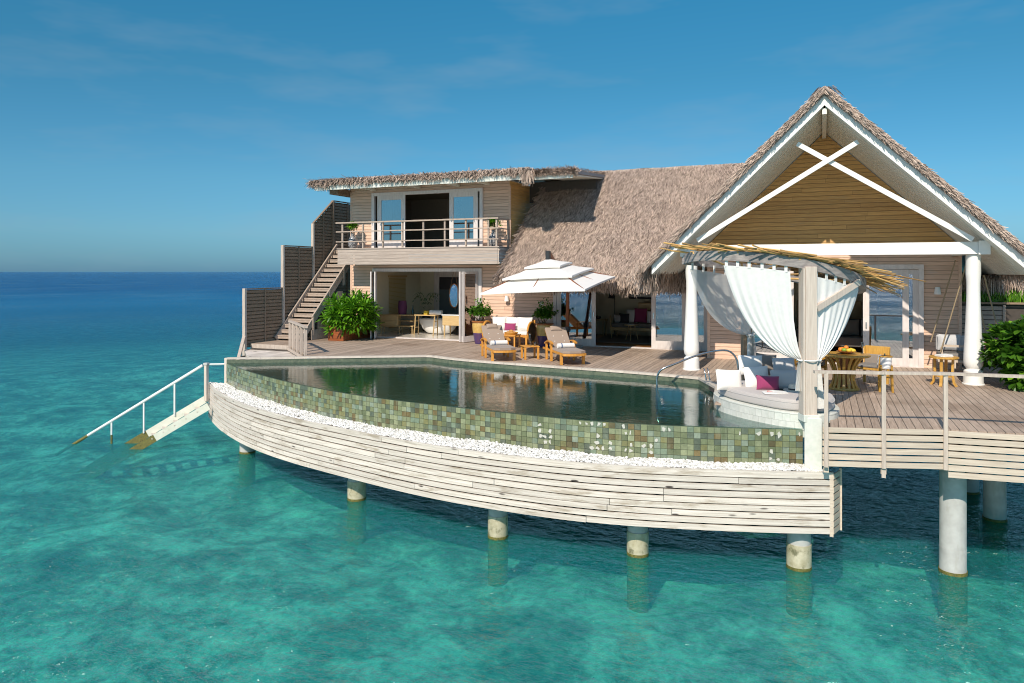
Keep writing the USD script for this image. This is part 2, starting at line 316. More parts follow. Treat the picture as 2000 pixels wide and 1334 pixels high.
mat('thatch', (.52, .42, .35), (.42, .34, .29), rough=.85, scale=(1, 1, 1), nscale=.9, island=th_i, spec=.25, translucent=.15)
mat('thatch_base', (.40, .315, .26), (.26, .2, .16), rough=.95, scale=(20, 3, 3), nscale=3)
lf_i = [(0.0, (.55, .6, .5)), (.5, (1.0, 1.05, .9)), (.85, (1.5, 1.35, 1.0)), (1.0, (2.6, 2.0, 1.2))]
mat('bright_leaf', (.11, .27, .016), (.065, .18, .012), rough=.35, nscale=3, translucent=.3, island=lf_i, obj=.3)
mat('deep_leaf', (.075, .19, .018), (.045, .12, .012), rough=.35, nscale=3, translucent=.25, island=lf_i, obj=.3)
mat('stem', (.26, .19, .11), (.18, .12, .07), rough=.8)
mat('seabed_look', (.5, .46, .34))
def glass_pane(name, tint, f0=1.0, base=.03):
    """window pane: clear with a fresnel reflection, so that daylight passes"""
    M[name] = usdkit.material(stage, '/World/Looks/' + name, {
        'f': ('fresnel', {'IOR': 1.62}), 'fs': ('math', {'math_type': 'multiply_add', 'value2': f0, 'value3': base, 'use_clamp': True}), 't': ('transparent_bsdf', {'color': tint}),
        'g': ('glossy_bsdf', {'color': (.95, .97, 1), 'roughness': .0}), 'm': ('mix_closure', {})},
        [('f.fac', 'fs.value1'), ('fs.value', 'm.fac'), ('t.BSDF', 'm.closure1'), ('g.BSDF', 'm.closure2')], surface='m.closure')
glass_pane('window_glass', (.55, .60, .62), 2.2, .2)
M['sheer_cloth'] = usdkit.material(stage, '/World/Looks/sheer_cloth', {'t': ('transparent_bsdf', {}), 'd': ('diffuse_bsdf', {'color': (.84, .81, .76)}), 'l': ('translucent_bsdf', {'color': (.84, .81, .76)}), 'm': ('mix_closure', {'fac': .4}), 'x': ('mix_closure', {'fac': .72})},
    [('d.BSDF', 'm.closure1'), ('l.BSDF', 'm.closure2'), ('t.BSDF', 'x.closure1'), ('m.closure', 'x.closure2')], surface='x.closure')
glass_pane('drinking_glass', (.9, .92, .92))
M['mirror'] = usdkit.material(stage, '/World/Looks/mirror', {'g': ('glossy_bsdf', {'color': (.8, .8, .8), 'roughness': .02})}, [], surface='g.BSDF')

def water_material(name, clear, deep, tint, far0, far1, t0, t1, scales, bump, rough, ior=.02, centre=(-3, 14, 0), refl=1.0, sss=.9):
    """sea or pool: mirror layer by Schlick's law on the rippled normal over a body that is clear near the shore and takes its own colour as it deepens"""
    n = {'g': ('geometry', {}), 'd': ('vector_math', {'math_type': 'distance', 'vector2': centre}),
         'pn': ('noise_texture', {'scale': .05, 'detail': 5.0, 'roughness': .6}), 'pm': ('math', {'math_type': 'multiply_add', 'value2': 22.0, 'value3': -11.0}), 'da': ('math', {'math_type': 'add'}),
         'mr': ('map_range', {'from_min': far0, 'from_max': far1, 'to_min': 0.0, 'to_max': 1.0, 'clamp': True}), 'pw': ('math', {'math_type': 'power', 'value2': .6}),
         'cr': ('rgb_ramp', {'ramp': clear}), 'tr': ('map_range', {'from_min': 0.0, 'from_max': .5, 'to_min': t0, 'to_max': t1, 'clamp': True}),
         'm1': ('mapping', {'mapping_type': 'point', 'scale': scales[0], 'rotation': (0, 0, .5)}), 'n1': ('noise_texture', {'scale': 1.0, 'detail': 4.0, 'roughness': .55, 'distortion': .4}),
         'm2': ('mapping', {'mapping_type': 'point', 'scale': scales[1], 'rotation': (0, 0, .2)}), 'n2': ('noise_texture', {'scale': 1.0, 'detail': 3.0, 'roughness': .6}),
         'ad': ('math', {'math_type': 'multiply_add', 'value2': .6}),
         'b': ('bump', {'strength': 1.0, 'distance': bump}), 'dp': ('vector_math', {'math_type': 'dot_product'}), 'ab': ('math', {'math_type': 'absolute'}),
         'om': ('math', {'math_type': 'subtract', 'value1': 1.0, 'use_clamp': True}), 'p5': ('math', {'math_type': 'power', 'value2': 5.0}),
         'fr': ('math', {'math_type': 'multiply_add', 'value2': refl - ior, 'value3': ior, 'use_clamp': True}), 'am': ('map_range', {'from_min': .35, 'from_max': .65, 'to_min': .35, 'to_max': 1.15}), 'hm': ('math', {'math_type': 'multiply'}),
         'gl': ('glossy_bsdf', {'color': (1, 1, 1), 'roughness': rough}), 'df': ('subsurface_scattering', {'method': 'burley', 'scale': sss, 'radius': (.4, 1.0, 1.0)}), 'tp': ('transparent_bsdf', {'color': tint}),
         'mb': ('mix_closure', {}), 'ms': ('mix_closure', {})}
    l = [('g.position', 'd.vector1'), ('g.position', 'pn.vector'), ('pn.fac', 'pm.value1'), ('d.value', 'da.value1'), ('pm.value', 'da.value2'), ('da.value', 'mr.value'), ('mr.result', 'pw.value1'),
         ('pw.value', 'cr.fac'), ('mr.result', 'tr.value'), ('g.position', 'm1.vector'), ('m1.vector', 'n1.vector'), ('g.position', 'm2.vector'), ('m2.vector', 'n2.vector'),
         ('n2.fac', 'ad.value1'), ('n1.fac', 'ad.value3'), ('pn.fac', 'am.value'), ('ad.value', 'hm.value1'), ('am.result', 'hm.value2'), ('hm.value', 'b.height'), ('b.normal', 'dp.vector1'), ('g.incoming', 'dp.vector2'), ('dp.value', 'ab.value1'),
         ('ab.value', 'om.value2'), ('om.value', 'p5.value1'), ('p5.value', 'fr.value1'), ('b.normal', 'gl.normal'), ('cr.color', 'df.color'),
         ('tr.result', 'mb.fac'), ('tp.BSDF', 'mb.closure1'), ('df.BSSRDF', 'mb.closure2'), ('fr.value', 'ms.fac'), ('mb.closure', 'ms.closure1'), ('gl.BSDF', 'ms.closure2')]
    M[name] = usdkit.material(stage, '/World/Looks/' + name, n, l, surface='ms.closure')
water_material('sea_water', [(0.0, (.018, .33, .33)), (.22, (.010, .23, .30)), (.5, (.005, .12, .235)), (1.0, (.004, .07, .18))], None, (.34, .94, .91), 14, 230, .33, 1.0,
               ((.8, 1.4, 1), (3.2, 5.5, 1)), .5, .2, refl=.6)
water_material('pool_water', [(0.0, (.01, .055, .05)), (1.0, (.01, .055, .05))], None, (.45, .75, .68), 500, 600, .35, .36, ((1.5, 3.0, 1), (6, 9, 1)), .006, .01, ior=.05, sss=.2)
M['seabed_look'] = usdkit.material(stage, '/World/Looks/seabed', {
    'g': ('geometry', {}), 'n1': ('noise_texture', {'scale': .55, 'detail': 10.0, 'roughness': .78}), 'n2': ('noise_texture', {'scale': 2.0, 'detail': 6.0, 'roughness': .7, 'distortion': .8}),
    'r1': ('rgb_ramp', {'ramp': [(.36, (.06, .075, .055)), (.47, (.25, .24, .17)), (.56, (.58, .52, .39)), (.7, (.76, .70, .54))]}), 'r2': ('rgb_ramp', {'ramp': [(.34, (.3, .32, .3)), (.5, (.9, .88, .85)), (.68, (1.3, 1.22, 1.1))]}),
    'mx': ('mix_color', {'blend_type': 'multiply', 'fac': 1.0, 'use_clamp': False}), 'p': ('diffuse_bsdf', {})},
    [('g.position', 'n1.vector'), ('g.position', 'n2.vector'), ('n1.fac', 'r1.fac'), ('n2.fac', 'r2.fac'), ('r1.color', 'mx.a'), ('r2.color', 'mx.b'), ('mx.result', 'p.color')], surface='p.BSDF')
TILES = []
for k, c in enumerate([(.20, .22, .115), (.24, .26, .145), (.16, .18, .095), (.27, .29, .165), (.19, .24, .165), (.13, .15, .105), (.19, .14, .06), (.13, .105, .05), (.22, .21, .09), (.25, .29, .215)]):
    mat(f'mosaic_tile_tone_{k + 1}', c, tuple(x * .72 for x in c), rough=.22, nscale=5, obj=.14, coat=.3, stain=(1.2, .56, (.31, .32, .22), .4, (5, 5, .5))); TILES.append(f'mosaic_tile_tone_{k + 1}')
# ---------------------------------------------------------------- sea and seabed
SEA = -0.25
def polar(radii, nth, zf):
    t = np.linspace(0, 2 * PI, nth + 1); R, T = np.meshgrid(radii, t, indexing='ij')
    x, y = R * np.cos(T) - 3, R * np.sin(T) + 10
    return np.stack([x, y, zf(x, y, R)], -1)
m = MB(); m.grid(polar(np.r_[0.01, np.geomspace(2, 9000, 60)], 96, lambda x, y, R: np.full_like(x, SEA)))
tag(m.build('sea', 'sea_water', smooth=True), 'turquoise lagoon water rippling around the villa and deepening to blue at the horizon', 'sea', kind='structure')
def bedz(x, y, R):
    p = np.stack([x * .35, y * .35, x * 0], -1); q = np.stack([x * 1.1, y * 1.1, x * 0 + 5], -1)
    return -1.15 - 7.5 * np.clip((R - 40) / 120, 0, 1) + .5 * (meshkit.fbm(p, 3) - .5) + .25 * (meshkit.noise(q) - .5)
m = MB(); m.grid(polar(np.r_[0.01, np.linspace(1, 45, 70), np.geomspace(48, 9000, 14)], 160, bedz))
tag(m.build('seabed', 'seabed_look', smooth=True), 'pale sand and dark coral patches under the clear water', 'seabed', kind='structure')

# ---------------------------------------------------------------- pool geometry
infinity = spline([(-15.85, 16.1), (-13.87, 14.95), (-11.4, 13.8), (-9.16, 13.06), (-7.13, 12.72), (-5.35, 12.52), (-3.82, 12.45), (-2.48, 12.6), (-0.3, 13.18)], 97)
skirt = spline([(-16.65, 16.25), (-14.5, 14.72), (-12.2, 13.53), (-8.83, 12.5), (-6.7, 12.05), (-5.0, 11.92), (-3.5, 11.98), (-2.3, 12.22), (-.9, 12.62), (.12, 12.98)], 121)
inner = np.vstack([[(-15.8, 16.06), (-10.78, 18.82)], spline([(-10.6, 18.83), (-9.43, 18.41), (-7.74, 18.14), (-6.22, 17.99), (-4.81, 17.84), (-3.48, 17.62), (-2.66, 17.42)], 22), [(-2.1, 16.15), (-1.98, 14.9)]])
BED_C, BED_R = np.array([-.84, 14.18]), 1.07
WATER = 2.1
m = MB(); m.prism(np.vstack([infinity, [(-.3, 14.3)], [(-1.4, 14.4)], inner[::-1]]), 0.62, 0.75)
basin = thing('pool', 'dark tiled swimming pool with a curved infinity edge', 'swimming pool')
m.build('pool_floor', 'pool_floor', basin)
m = MB(); inr = np.vstack([inner, [(-1.98, 14.3)]])
m.grid(np.stack([np.c_[inr, np.full(len(inr), .75)], np.c_[inr, np.full(len(inr), 2.2)]], 0))
mat('pool_band', (.15, .17, .11), (.08, .10, .07), rough=.25, scale=(6, 6, 6), nscale=2)
m.build('inner_wall', 'pool_band', basin)
# the far wall's curb stones
for a, b in zip(inner[:-1], inner[1:]):
    d = (b - a) / np.linalg.norm(b - a); nrm = np.array([-d[1], d[0]])
    L = np.linalg.norm(b - a); k = max(1, int(round(L / .9)))
    for i in range(k):
        p, q = a + (b - a) * i / k, a + (b - a) * (i + 1) / k
        MB().bar(np.r_[p + nrm * .06, 2.235], np.r_[q + nrm * .06, 2.235], .16, .05, ext=-.003).build('coping_stone', 'coping', basin)
# infinity wall: core and mosaic tiles, one by one
core = MB(); n2 = np.gradient(infinity, axis=0); n2 /= np.linalg.norm(n2, axis=1, keepdims=True); nin = np.stack([-n2[:, 1], n2[:, 0]], 1)
o, i_ = infinity + nin * .012, infinity + nin * .16
core.grid(np.stack([np.c_[o, o[:, 0] * 0 + 1.3], np.c_[o, o[:, 0] * 0 + 2.085], np.c_[i_, o[:, 0] * 0 + 2.085], np.c_[i_, o[:, 0] * 0 + .75]], 0), True)
wall = part(basin, 'infinity_wall'); core.build('wall_core', 'pool_band', wall)
Lc = np.r_[0, np.cumsum(np.linalg.norm(np.diff(infinity, axis=0), axis=1))]
def inf_at(s):
    p = np.array([np.interp(s, Lc, infinity[:, k]) for k in (0, 1)]); d = np.array([np.interp(s, Lc, n2[:, k]) for k in (0, 1)]); d /= np.linalg.norm(d); return p, d, np.array([-d[1], d[0]])
PT, NR = .112, 6
ncol = int(Lc[-1] / PT); cells = [(c, r) for c in range(ncol) for r in range(NR)]
rest = [MB() for _ in TILES]; tr = random.Random(5)
for c, r in reversed(cells):
    idx = (ncol - 1 - c) * NR + r
    p, d, nn = inf_at((c + .5) * PT + (Lc[-1] - ncol * PT)); tone = int(tr.choices(range(10), [8, 8, 7, 6, 5, 6, 3, 2, 5, 4])[0])
    proud = tr.uniform(0, .006); R = np.array([[d[0], nn[0], 0], [d[1], nn[1], 0], [0, 0, 1]])
    args = (-PT / 2 + .003, PT / 2 - .003, -.004 - proud, .012, -.047, .047)
    at = np.r_[p, 1.535 + .1 * r]
    if idx < 300: MB().box(*args, R, at).build('mosaic_tile', TILES[tone], wall)
    else: rest[tone].box(*args, R, at)
for k, b in enumerate(rest):
    if b.n: tag(b.build('mosaic_tiles', TILES[k], wall), kind='stuff')
# thin white pieces painting sky glints on the wet tiles, towards the right
mat('white_stone_chip', (.56, .54, .47), (.45, .43, .37), rough=.4)
def chip(u, v, w, h):
    r = ray(u, v); best = None
    for s in np.linspace(0, Lc[-1], 900):
        p, d, nn = inf_at(s); x = r[0] / r[1] * p[1]
        if best is None or abs(x - p[0]) < best[0]: best = (abs(x - p[0]), p, d, nn)
    _, p, d, nn = best; z = CAM_Z + r[2] * p[1] / r[1]; k = np.linalg.norm(p) / FPX
    a = np.sort(np.random.default_rng(int(u * 7 + v)).uniform(0, 2 * PI, 8)); rr = np.random.default_rng(int(u + v)).uniform(.75, 1.1, 8)
    P2 = np.stack([np.cos(a) * rr * w / 2 * k, np.sin(a) * rr * h / 2 * k], 1)
    out, P = -nn * .014, [np.r_[p, z]]
    V = [np.r_[p + out + d * x, z + y] for x, y in P2]; V2 = [np.r_[p + d * x, z + y] for x, y in P2]; c0 = np.r_[p + out, z]
    V = np.array([c0] + V + V2); f = []
    for i in range(8):
        j = (i + 1) % 8; f += [[0, 1 + i, 1 + j], [1 + i, 9 + i, 9 + j], [1 + i, 9 + j, 1 + j]]
    MB().add(V, f).build('white_stone_chip', 'white_stone_chip', wall)
for u, v, w, h in [(1054, 830, 9, 11), (1055, 841, 8, 10), (1056, 851, 7, 8), (1063, 853, 10, 9), (1065, 863, 10, 8), (1076, 842, 9, 10), (1075, 853, 9, 9), (1076, 863, 9, 9), (1134, 826, 5, 7), (1146, 826, 6, 8),
                   (1157, 827, 9, 8), (1168, 828, 11, 9), (1180, 829, 8, 7), (1168, 851, 10, 10), (1167, 864, 11, 8), (1157, 874, 10, 8), (1169, 875, 9, 8), (1178, 875, 6, 9), (1191, 865, 8, 10), (1192, 876, 8, 8),
                   (1219, 833, 9, 10), (1231, 845, 10, 8), (1222, 846, 6, 7), (1232, 869, 8, 9), (1232, 880, 10, 9), (1222, 879, 6, 8), (1257, 870, 9, 9), (1271, 871, 8, 10), (1271, 883, 8, 8), (1282, 860, 8, 7),
                   (1297, 838, 8, 9), (1308, 839, 6, 8), (1444, 846, 6, 8), (1481, 846, 10, 10), (1507, 847, 8, 10), (1522, 850, 8, 14), (1506, 882, 8, 10), (1505, 895, 6, 8), (1519, 897, 7, 6), (1562, 848, 4, 8)]:
    chip(u, v, w, h)
# water of the pool, brim to brim
m = MB(); m.prism(np.vstack([infinity + nin * .004, [(-.3, 14.3)], [(-1.4, 14.4)], inner[::-1] + [0, -.004]]), WATER - .002, WATER)
pw = MB().grid(np.zeros((2, 2, 3))); pw.v, pw.f, pw.n = [], [], 0
top = np.vstack(m.v); F = np.vstack(m.f); keep = np.all(top[F][:, :, 2] > WATER - .001, 1); pw.add(top, F[keep])
tag(pw.build('pool_water', 'pool_water'), 'still dark green pool water mirroring the villa', 'pool water', kind='structure')
# white end pillar of the wall and pedestal of the post
m = MB(); m.rbox(-.27, -.0, 12.98, 13.36, 1.3, 2.33, .012); m.build('end_pillar', 'daybed_tile', basin)
MB().box(-.05, .05, -.02, .1, 1.45, 2.24, at=np.r_[infinity[0] + [-.03, .02], 0]).build('end_cap', 'coping', basin)
# gutter full of pebbles between the pool wall and the skirt
gb = MB(); sk = skirt; ii = np.stack([np.interp(np.linspace(0, 1, 121), np.linspace(0, 1, 97), infinity[:, k]) for k in (0, 1)], 1)
gb.grid(np.stack([np.c_[sk, sk[:, 0] * 0 + 1.43], np.c_[ii, ii[:, 0] * 0 + 1.46]], 0), True)
gb.build('gutter_bed', 'coping', basin)
gb = MB(); gb.grid(np.stack([np.c_[sk + [0, .06], sk[:, 0] * 0 + .5], np.c_[sk + [0, .06], sk[:, 0] * 0 + 1.42]], 0), True); gb.build('gutter_wall', 'dark_timber', basin)
pb = MB(); ico = trimesh.creation.icosphere(subdivisions=0); pv, pf = np.array(ico.vertices), np.array(ico.faces)
for k in range(13000):
    t = rng.uniform(0, 1) ** .85; w = rng.uniform(.04, 1.0)
    a = np.array([np.interp(t, np.linspace(0, 1, 121), sk[:, q]) for q in (0, 1)]); b = np.array([np.interp(t, np.linspace(0, 1, 97), infinity[:, q]) for q in (0, 1)])
    p = a + (b - a) * w; r = rng.uniform(.012, .026, 3) * [1.25, 1.1, .8]
    pb.add(pv * r + np.r_[p, 1.455 + .025 * rng.uniform() + .03 * w + .012 * math.sin(t * 60)], pf)
tag(pb.build('pebbles', 'pebble', smooth=True), 'white pebbles filling the gutter below the infinity edge', 'pebbles', kind='stuff')

# ---------------------------------------------------------------- bleached plank skirt
sk_t = thing('plank_skirt', 'curved skirt of bleached stained planks hanging below the pool gutter', 'plank cladding')
Ls = np.r_[0, np.cumsum(np.linalg.norm(np.diff(skirt, axis=0), axis=1))]
def skp(s, off=0.0):
    p = np.stack([np.interp(s, Ls, skirt[:, k]) for k in (0, 1)], -1); d = np.gradient(p, axis=0); d /= np.linalg.norm(d, axis=1, keepdims=True); return p + np.stack([d[:, 1], -d[:, 0]], 1) * off
NB = 9
for r in range(NB):
    z1 = 1.455 - r * .112; z0 = z1 - .090 - rnd.uniform(-.004, .003)
    cuts = [0] + sorted(rnd.uniform(.6, Ls[-1] - .6) for _ in range(4)) + [Ls[-1]]
    for a, b in zip(cuts[:-1], cuts[1:]):
        if b - a < .1: continue
        s = np.linspace(a + .004, b - .004, max(3, int((b - a) / .35))); off = rnd.uniform(0, .007); tl = rnd.uniform(-.007, .007)
        O, I = skp(s, .028 + off), skp(s, 0.0); zz = s * 0; sag = tl * (s - a) / max(b - a, .1)
        ring = [np.c_[I, zz + z0 + sag], np.c_[O, zz + z0 + sag], np.c_[O, zz + z1 + sag], np.c_[I, zz + z1 + sag], np.c_[I, zz + z0 + sag]]
        mb = MB(); mb.grid(np.stack(ring, 0), False)
        for q in (0, -1): mb.add([ring[0][q], ring[1][q], ring[2][q], ring[3][q]], [[0, 1, 2], [0, 2, 3]] if q == 0 else [[0, 2, 1], [0, 3, 2]])
        mb.build('plank', 'bleached_plank', sk_t)
# capping board on top of the skirt
s = np.linspace(0, Ls[-1], 60); O, I = skp(s, .033), skp(s, -.0); zz = s * 0
m = MB(); m.grid(np.stack([np.c_[I, zz + 1.44], np.c_[O, zz + 1.44], np.c_[O, zz + 1.475], np.c_[I, zz + 1.475], np.c_[I, zz + 1.44]], 0)); m.build('capping', 'bleached_plank', sk_t)
for f in (.14, .3, .47, .66, .86): # backing battens
    p = skp(np.array([f * Ls[-1], f * Ls[-1] + .05]), -.03)[0]; MB().box(-.04, .04, -.02, .02, .44, 1.42, at=np.r_[p, 0]).build('batten', 'dark_timber', sk_t)
pe = skirt[-1]
MB().box(pe[0] - .005, pe[0] + .05, pe[1] - .035, pe[1] + .02, .42, 1.47).build('corner_post', 'pale_slat', sk_t)
MB().box(pe[0] + .14, pe[0] + .185, pe[1] + .3, pe[1] + .345, .44, 1.47).build('corner_post', 'pale_slat', sk_t)
for r in range(9):
    z1 = 1.44 - r * .112; MB().bar((pe[0] + .05, pe[1] + .0, z1 - .045), (pe[0] + .15, pe[1] + .31, z1 - .045), .02, .085).build('return_slat', 'pale_slat', sk_t)
# end closing at the left
MB().bar(np.r_[skirt[0], .94], np.r_[infinity[0] + [-.1, .3], .94], .03, 1.02).build('end_panel', 'bleached_plank', sk_t)

# ---------------------------------------------------------------- piles
def pile(x, y, ztop, r, label, lit):
    t = thing('concrete_pile', label, 'pile', 'concrete piles carrying the deck', (x, y, 0))
    m = MB(); m.cyl((0, 0, SEA + .42), (0, 0, ztop), r, n=20); m.build('shaft', 'concrete', t, smooth=40)
    m = MB(); m.cyl((0, 0, SEA - .02), (0, 0, SEA + .42), r * (1.06 if lit else 1.012), n=20); m.build('collar', 'wet_concrete' if lit else 'concrete', t, smooth=40)
    m = MB(); m.cyl((0, 0, SEA - .03), (0, 0, SEA + .05), r * 1.075, n=20); m.build('algae_band', 'algae', t, smooth=40)
    m = MB(); m.cyl((0, 0, -2.9), (0, 0, SEA - .02), r * 1.06, n=20); m.build('footing', 'algae', t, smooth=40)  # algae tone kept dark to stand in for the reflection below the pile
pile(-14.6, 15.6, .5, .2, 'leftmost pale pile under the skirt, nearest the sea stairs', 0)
pile(-9.4, 13.35, .5, .19, 'second pile from the sea stairs, under the left half of the skirt', 1)
pile(-5.62, 12.5, .5, .18, 'pale pile with a brown waterline under the middle of the skirt', 1)
pile(-3.0, 12.7, .5, .18, 'grey topped pile right of the middle of the skirt', 1)
pile(-.36, 13.2, .5, .19, 'stained pile under the right end of the skirt', 1)
pile(2.0, 14.0, 1.7, .2, 'tall smooth grey pile under the corner of the slatted deck edge', 0)
pile(3.2, 17.3, 1.9, .2, 'grey pile in the shade behind the tall one, the further right of two', 0)
pile(3.05, 19.2, 1.9, .2, 'dim grey pile at the back, the further left of two', 0)

# ---------------------------------------------------------------- deck
deck = thing('timber_deck', None, None, kind='structure')
fe = np.array([(-.12, 12.72), (.03, 12.72), (.9, 12.98), (1.79, 13.27), (2.88, 13.4), (6.6, 13.75)])
def y_front(x):
    if x < -16.5: return 19.62
    if x < -14.2: return 17.6 + (-14.2 - x) * .87
    if x < -10.78: return 16.95 + (x + 14.2) * .551 + .02
    if x < -2.66: return float(np.interp(x, inner[1:-2, 0], inner[1:-2, 1])) + .15
    if x < -2.1: return 17.45 - (x + 2.66) * 2.25 + .14
    if x < .03: return 14.2 if x > -1.9 else 15.2
    return float(np.interp(x, fe[:, 0], fe[:, 1]))
def y_back(x): return 23.5 if x < -3.05 else (21.65 if x < 3.3 else 24.0)
PP = .125; x = -18.25
while x < 6.5:
    a, b = x, x + PP - .009; y0, y1 = max(y_front(a + .01), y_front(b - .01)), y_back(x + PP / 2)
    cuts = [y0, rnd.uniform(y0 + 1.2, y1 - .6), y1] if (y1 - y0 > 3.2 and -1 < x < 4) else [y0, y1]
    for c0, c1 in zip(cuts[:-1], cuts[1:]):
        ya, yb = (y_front(a + .001), y_front(b)) if c0 == y0 else (c0, c0)
        if abs(ya - yb) > .4: ya = yb = y0
        z = 2.25 + rnd.uniform(-.0015, .0015)
        v = [(a, ya, 2.215), (b, yb, 2.215), (b, c1 - .003, 2.215), (a, c1 - .003, 2.215), (a, ya, z), (b, yb, z), (b, c1 - .003, z), (a, c1 - .003, z)]
        MB().add(v, BOXF).build('deck_plank', 'deck_wood', deck)
    x += PP
m = MB()
m.prism([(-18.2, 19.7), (-16.5, 19.7), (-14.2, 17.75), (-10.78, 18.95), (-9.4, 18.6), (-4.8, 18.05), (-2.66, 17.65), (-1.9, 15.4), (-1.85, 14.5), (.04, 14.3), (.05, 12.87), (.9, 13.1), (1.79, 13.4), (6.5, 13.9), (6.5, 23.9), (-18.2, 23.4)], 2.12, 2.205)
m.build('underlay', 'dark_timber', deck)
m = MB()
for y in np.arange(13.9, 24, 1.1): m.box(-1.0 if y < 18.5 else -18.0, 6.4, y, y + .1, 1.9, 2.118)
for x in (-18, -14, -10, -6, -2, 1.95, 6.2): m.box(x, x + .14, 18.4 if x < -1 else 13.7, 23.6, 1.66, 1.898)
m.build('joist', 'dark_timber', deck)
# lower landing at the left, reached by the low rail
land = thing('lower_landing', 'cream lower landing at the foot of the slatted screen, left of the low rail', 'landing')
lf = lambda x: float(np.interp(x, [-18.2, -16.6, -14.2], [19.3, 17.75, 17.35]))
lb_ = lambda x: float(np.interp(x, [-18.2, -16.45, -14.3], [19.66, 19.5, 17.65]))
for k in range(9):
    xs0, xs1 = -18.2 + k * .43, -18.2 + (k + 1) * .43 - .012
    MB().add([(xs0, lf(xs0), 2.02), (xs1, lf(xs1), 2.02), (xs1, lb_(xs1), 2.02), (xs0, lb_(xs0), 2.02), (xs0, lf(xs0), 2.07), (xs1, lf(xs1), 2.07), (xs1, lb_(xs1), 2.07), (xs0, lb_(xs0), 2.07)], BOXF).build('landing_plank', 'bleached_plank', land)
MB().bar((-18.15, 19.3, 1.9), (-16.6, 17.85, 1.9), .06, .22).build('bearer', 'rail_wood', land); MB().bar((-16.6, 17.85, 1.9), (-14.3, 17.5, 1.9), .06, .22).build('bearer', 'rail_wood', land)
MB().bar((-18.3, 19.4, 2.5), (-17.0, 17.5, 1.2), .1, .1).build('raking_brace', 'rail_wood', land)
MB().box(-18.2, -16.5, 19.6, 19.64, 1.95, 2.245).build('riser_board', 'rail_wood', land)
# slatted edge of the right deck with hand rail
edge = thing('deck_edge_slats', 'pale slatted fascia along the front edge of the right deck', 'slatted fascia')
def seg_slats(p, q, zt, n, pitch, h, mname):
    for k in range(n):
        z = zt - k * pitch; MB().bar(np.r_[p, z - h / 2], np.r_[q, z - h / 2], .028, h, ext=-.004).build('slat', mname, edge)
pA, pB, pC, pD = np.array([-.0, 12.69]), np.array([.9, 12.95]), np.array([1.79, 13.24]), np.array([6.6, 13.72])
for p, q in ((pA, pB), (pB, pC)): seg_slats(p, q, 2.25, 6, .108, .082, 'pale_slat')
seg_slats(pC + [.03, -.02], pD, 2.24, 7, .108, .084, 'pale_slat')
for p in (pB + [0, .04], pC + [.32, .07], pA + [.06, .05], pC + [1.6, .2], pC + [2.9, .34]): MB().box(-.04, .04, -.02, .03, 1.52, 2.2, at=np.r_[p, 0]).build('batten', 'pale_slat', edge)
MB().box(-.03, .03, -.02, .02, 1.47, 1.62, at=np.r_[pB, 0]).build('bracket', 'rail_wood', edge)
rail = thing('deck_railing', 'bleached wooden hand rail on three square posts at the right deck edge', 'railing')
for p in (np.array([.06, 12.68]), pB, pC): MB().rbox(-.032, .032, -.055, -.012, 1.62, 3.12, .008, at=np.r_[p, 0]).build('post', 'rail_wood', rail)
zr = 3.14
pr0 = np.array([-.12, 12.62])
for a, b in ((pr0, pB + [0, -.03]), (pB + [0, -.03], pC + [0, -.03]), (pC + [0, -.03], pD + [0, -.03])): MB().bar(np.r_[a, zr], np.r_[b, zr], .09, .045, ext=-.002).build('top_rail', 'rail_wood', rail)
# ---------------------------------------------------------------- the villa
villa = thing('villa', 'two storey timber clad water villa with thatched roofs and white gable', 'villa')
YA, YB = 23.4, 21.55
def clad(name, y, x0, x1, z0, z1, holes, m, pitch=.115, half=None, back='board_joint'):
    w = part(villa, name)
    xs = sorted({x0, x1, *[h[0] for h in holes], *[h[1] for h in holes]}); zs = sorted({z0, z1, *[h[2] for h in holes], *[h[3] for h in holes]})
    mb = MB()
    if half is None:
        for a, b in zip(xs[:-1], xs[1:]):
            for c, d in zip(zs[:-1], zs[1:]):
                if not any(h[0] < (a + b) / 2 < h[1] and h[2] < (c + d) / 2 < h[3] for h in holes): mb.box(a, b, y, y + .12, c, d)
    else:
        zt = z1; poly = [(x0, z0), (x1, z0), (half(z0)[1], z0), (.05, z1), (half(z0)[0], z0)]
        mm = MB(); mm.prism([(half(z0)[0], z0), (half(z0)[1], z0), (.05, z1)], 0, .12); v = np.vstack(mm.v); mb.add(np.stack([v[:, 0], y + .12 - v[:, 2], v[:, 1]], 1), np.vstack(mm.f))
    mb.build('backing', back, w)
    z = z0
    while z < z1 - .03:
        zt = min(z + pitch - .010, z1); zc = (z + zt) / 2
        iv = [(x0, x1)] if half is None else [half(zt)]
        for h in holes:
            if h[2] < zc < h[3]:
                nv = []
                for a, b in iv:
                    if h[0] > a: nv.append((a, min(b, h[0])))
                    if h[1] < b: nv.append((max(a, h[1]), b))
                iv = nv
        for a, b in iv:
            if b - a < .04: continue
            cs = [a, b]
            if b - a > 3.0: cs = [a, a + (b - a) * rnd.uniform(.25, .75), b]
            elif b - a > 1.6 and rnd.random() < .4: cs = [a, a + (b - a) * rnd.uniform(.3, .7), b]
            for c, d in zip(cs[:-1], cs[1:]):
                t = rnd.uniform(0, .003)
                c_, d_ = (half(z)[0] if half and c == a else c + .002), (half(z)[1] if half and d == b else d - .002)
                MB().add([(c_, y - .022 - t, z), (d_, y - .022 - t, z), (d_, y + .001, z), (c_, y + .001, z), (c + .002, y - .012 - t, zt), (d - .002, y - .012 - t, zt), (d - .002, y + .001, zt), (c + .002, y + .001, zt)], BOXF).build('cladding_board', m, w)
        z += pitch
    return w
LX0, LX1 = -16.75, -10.06
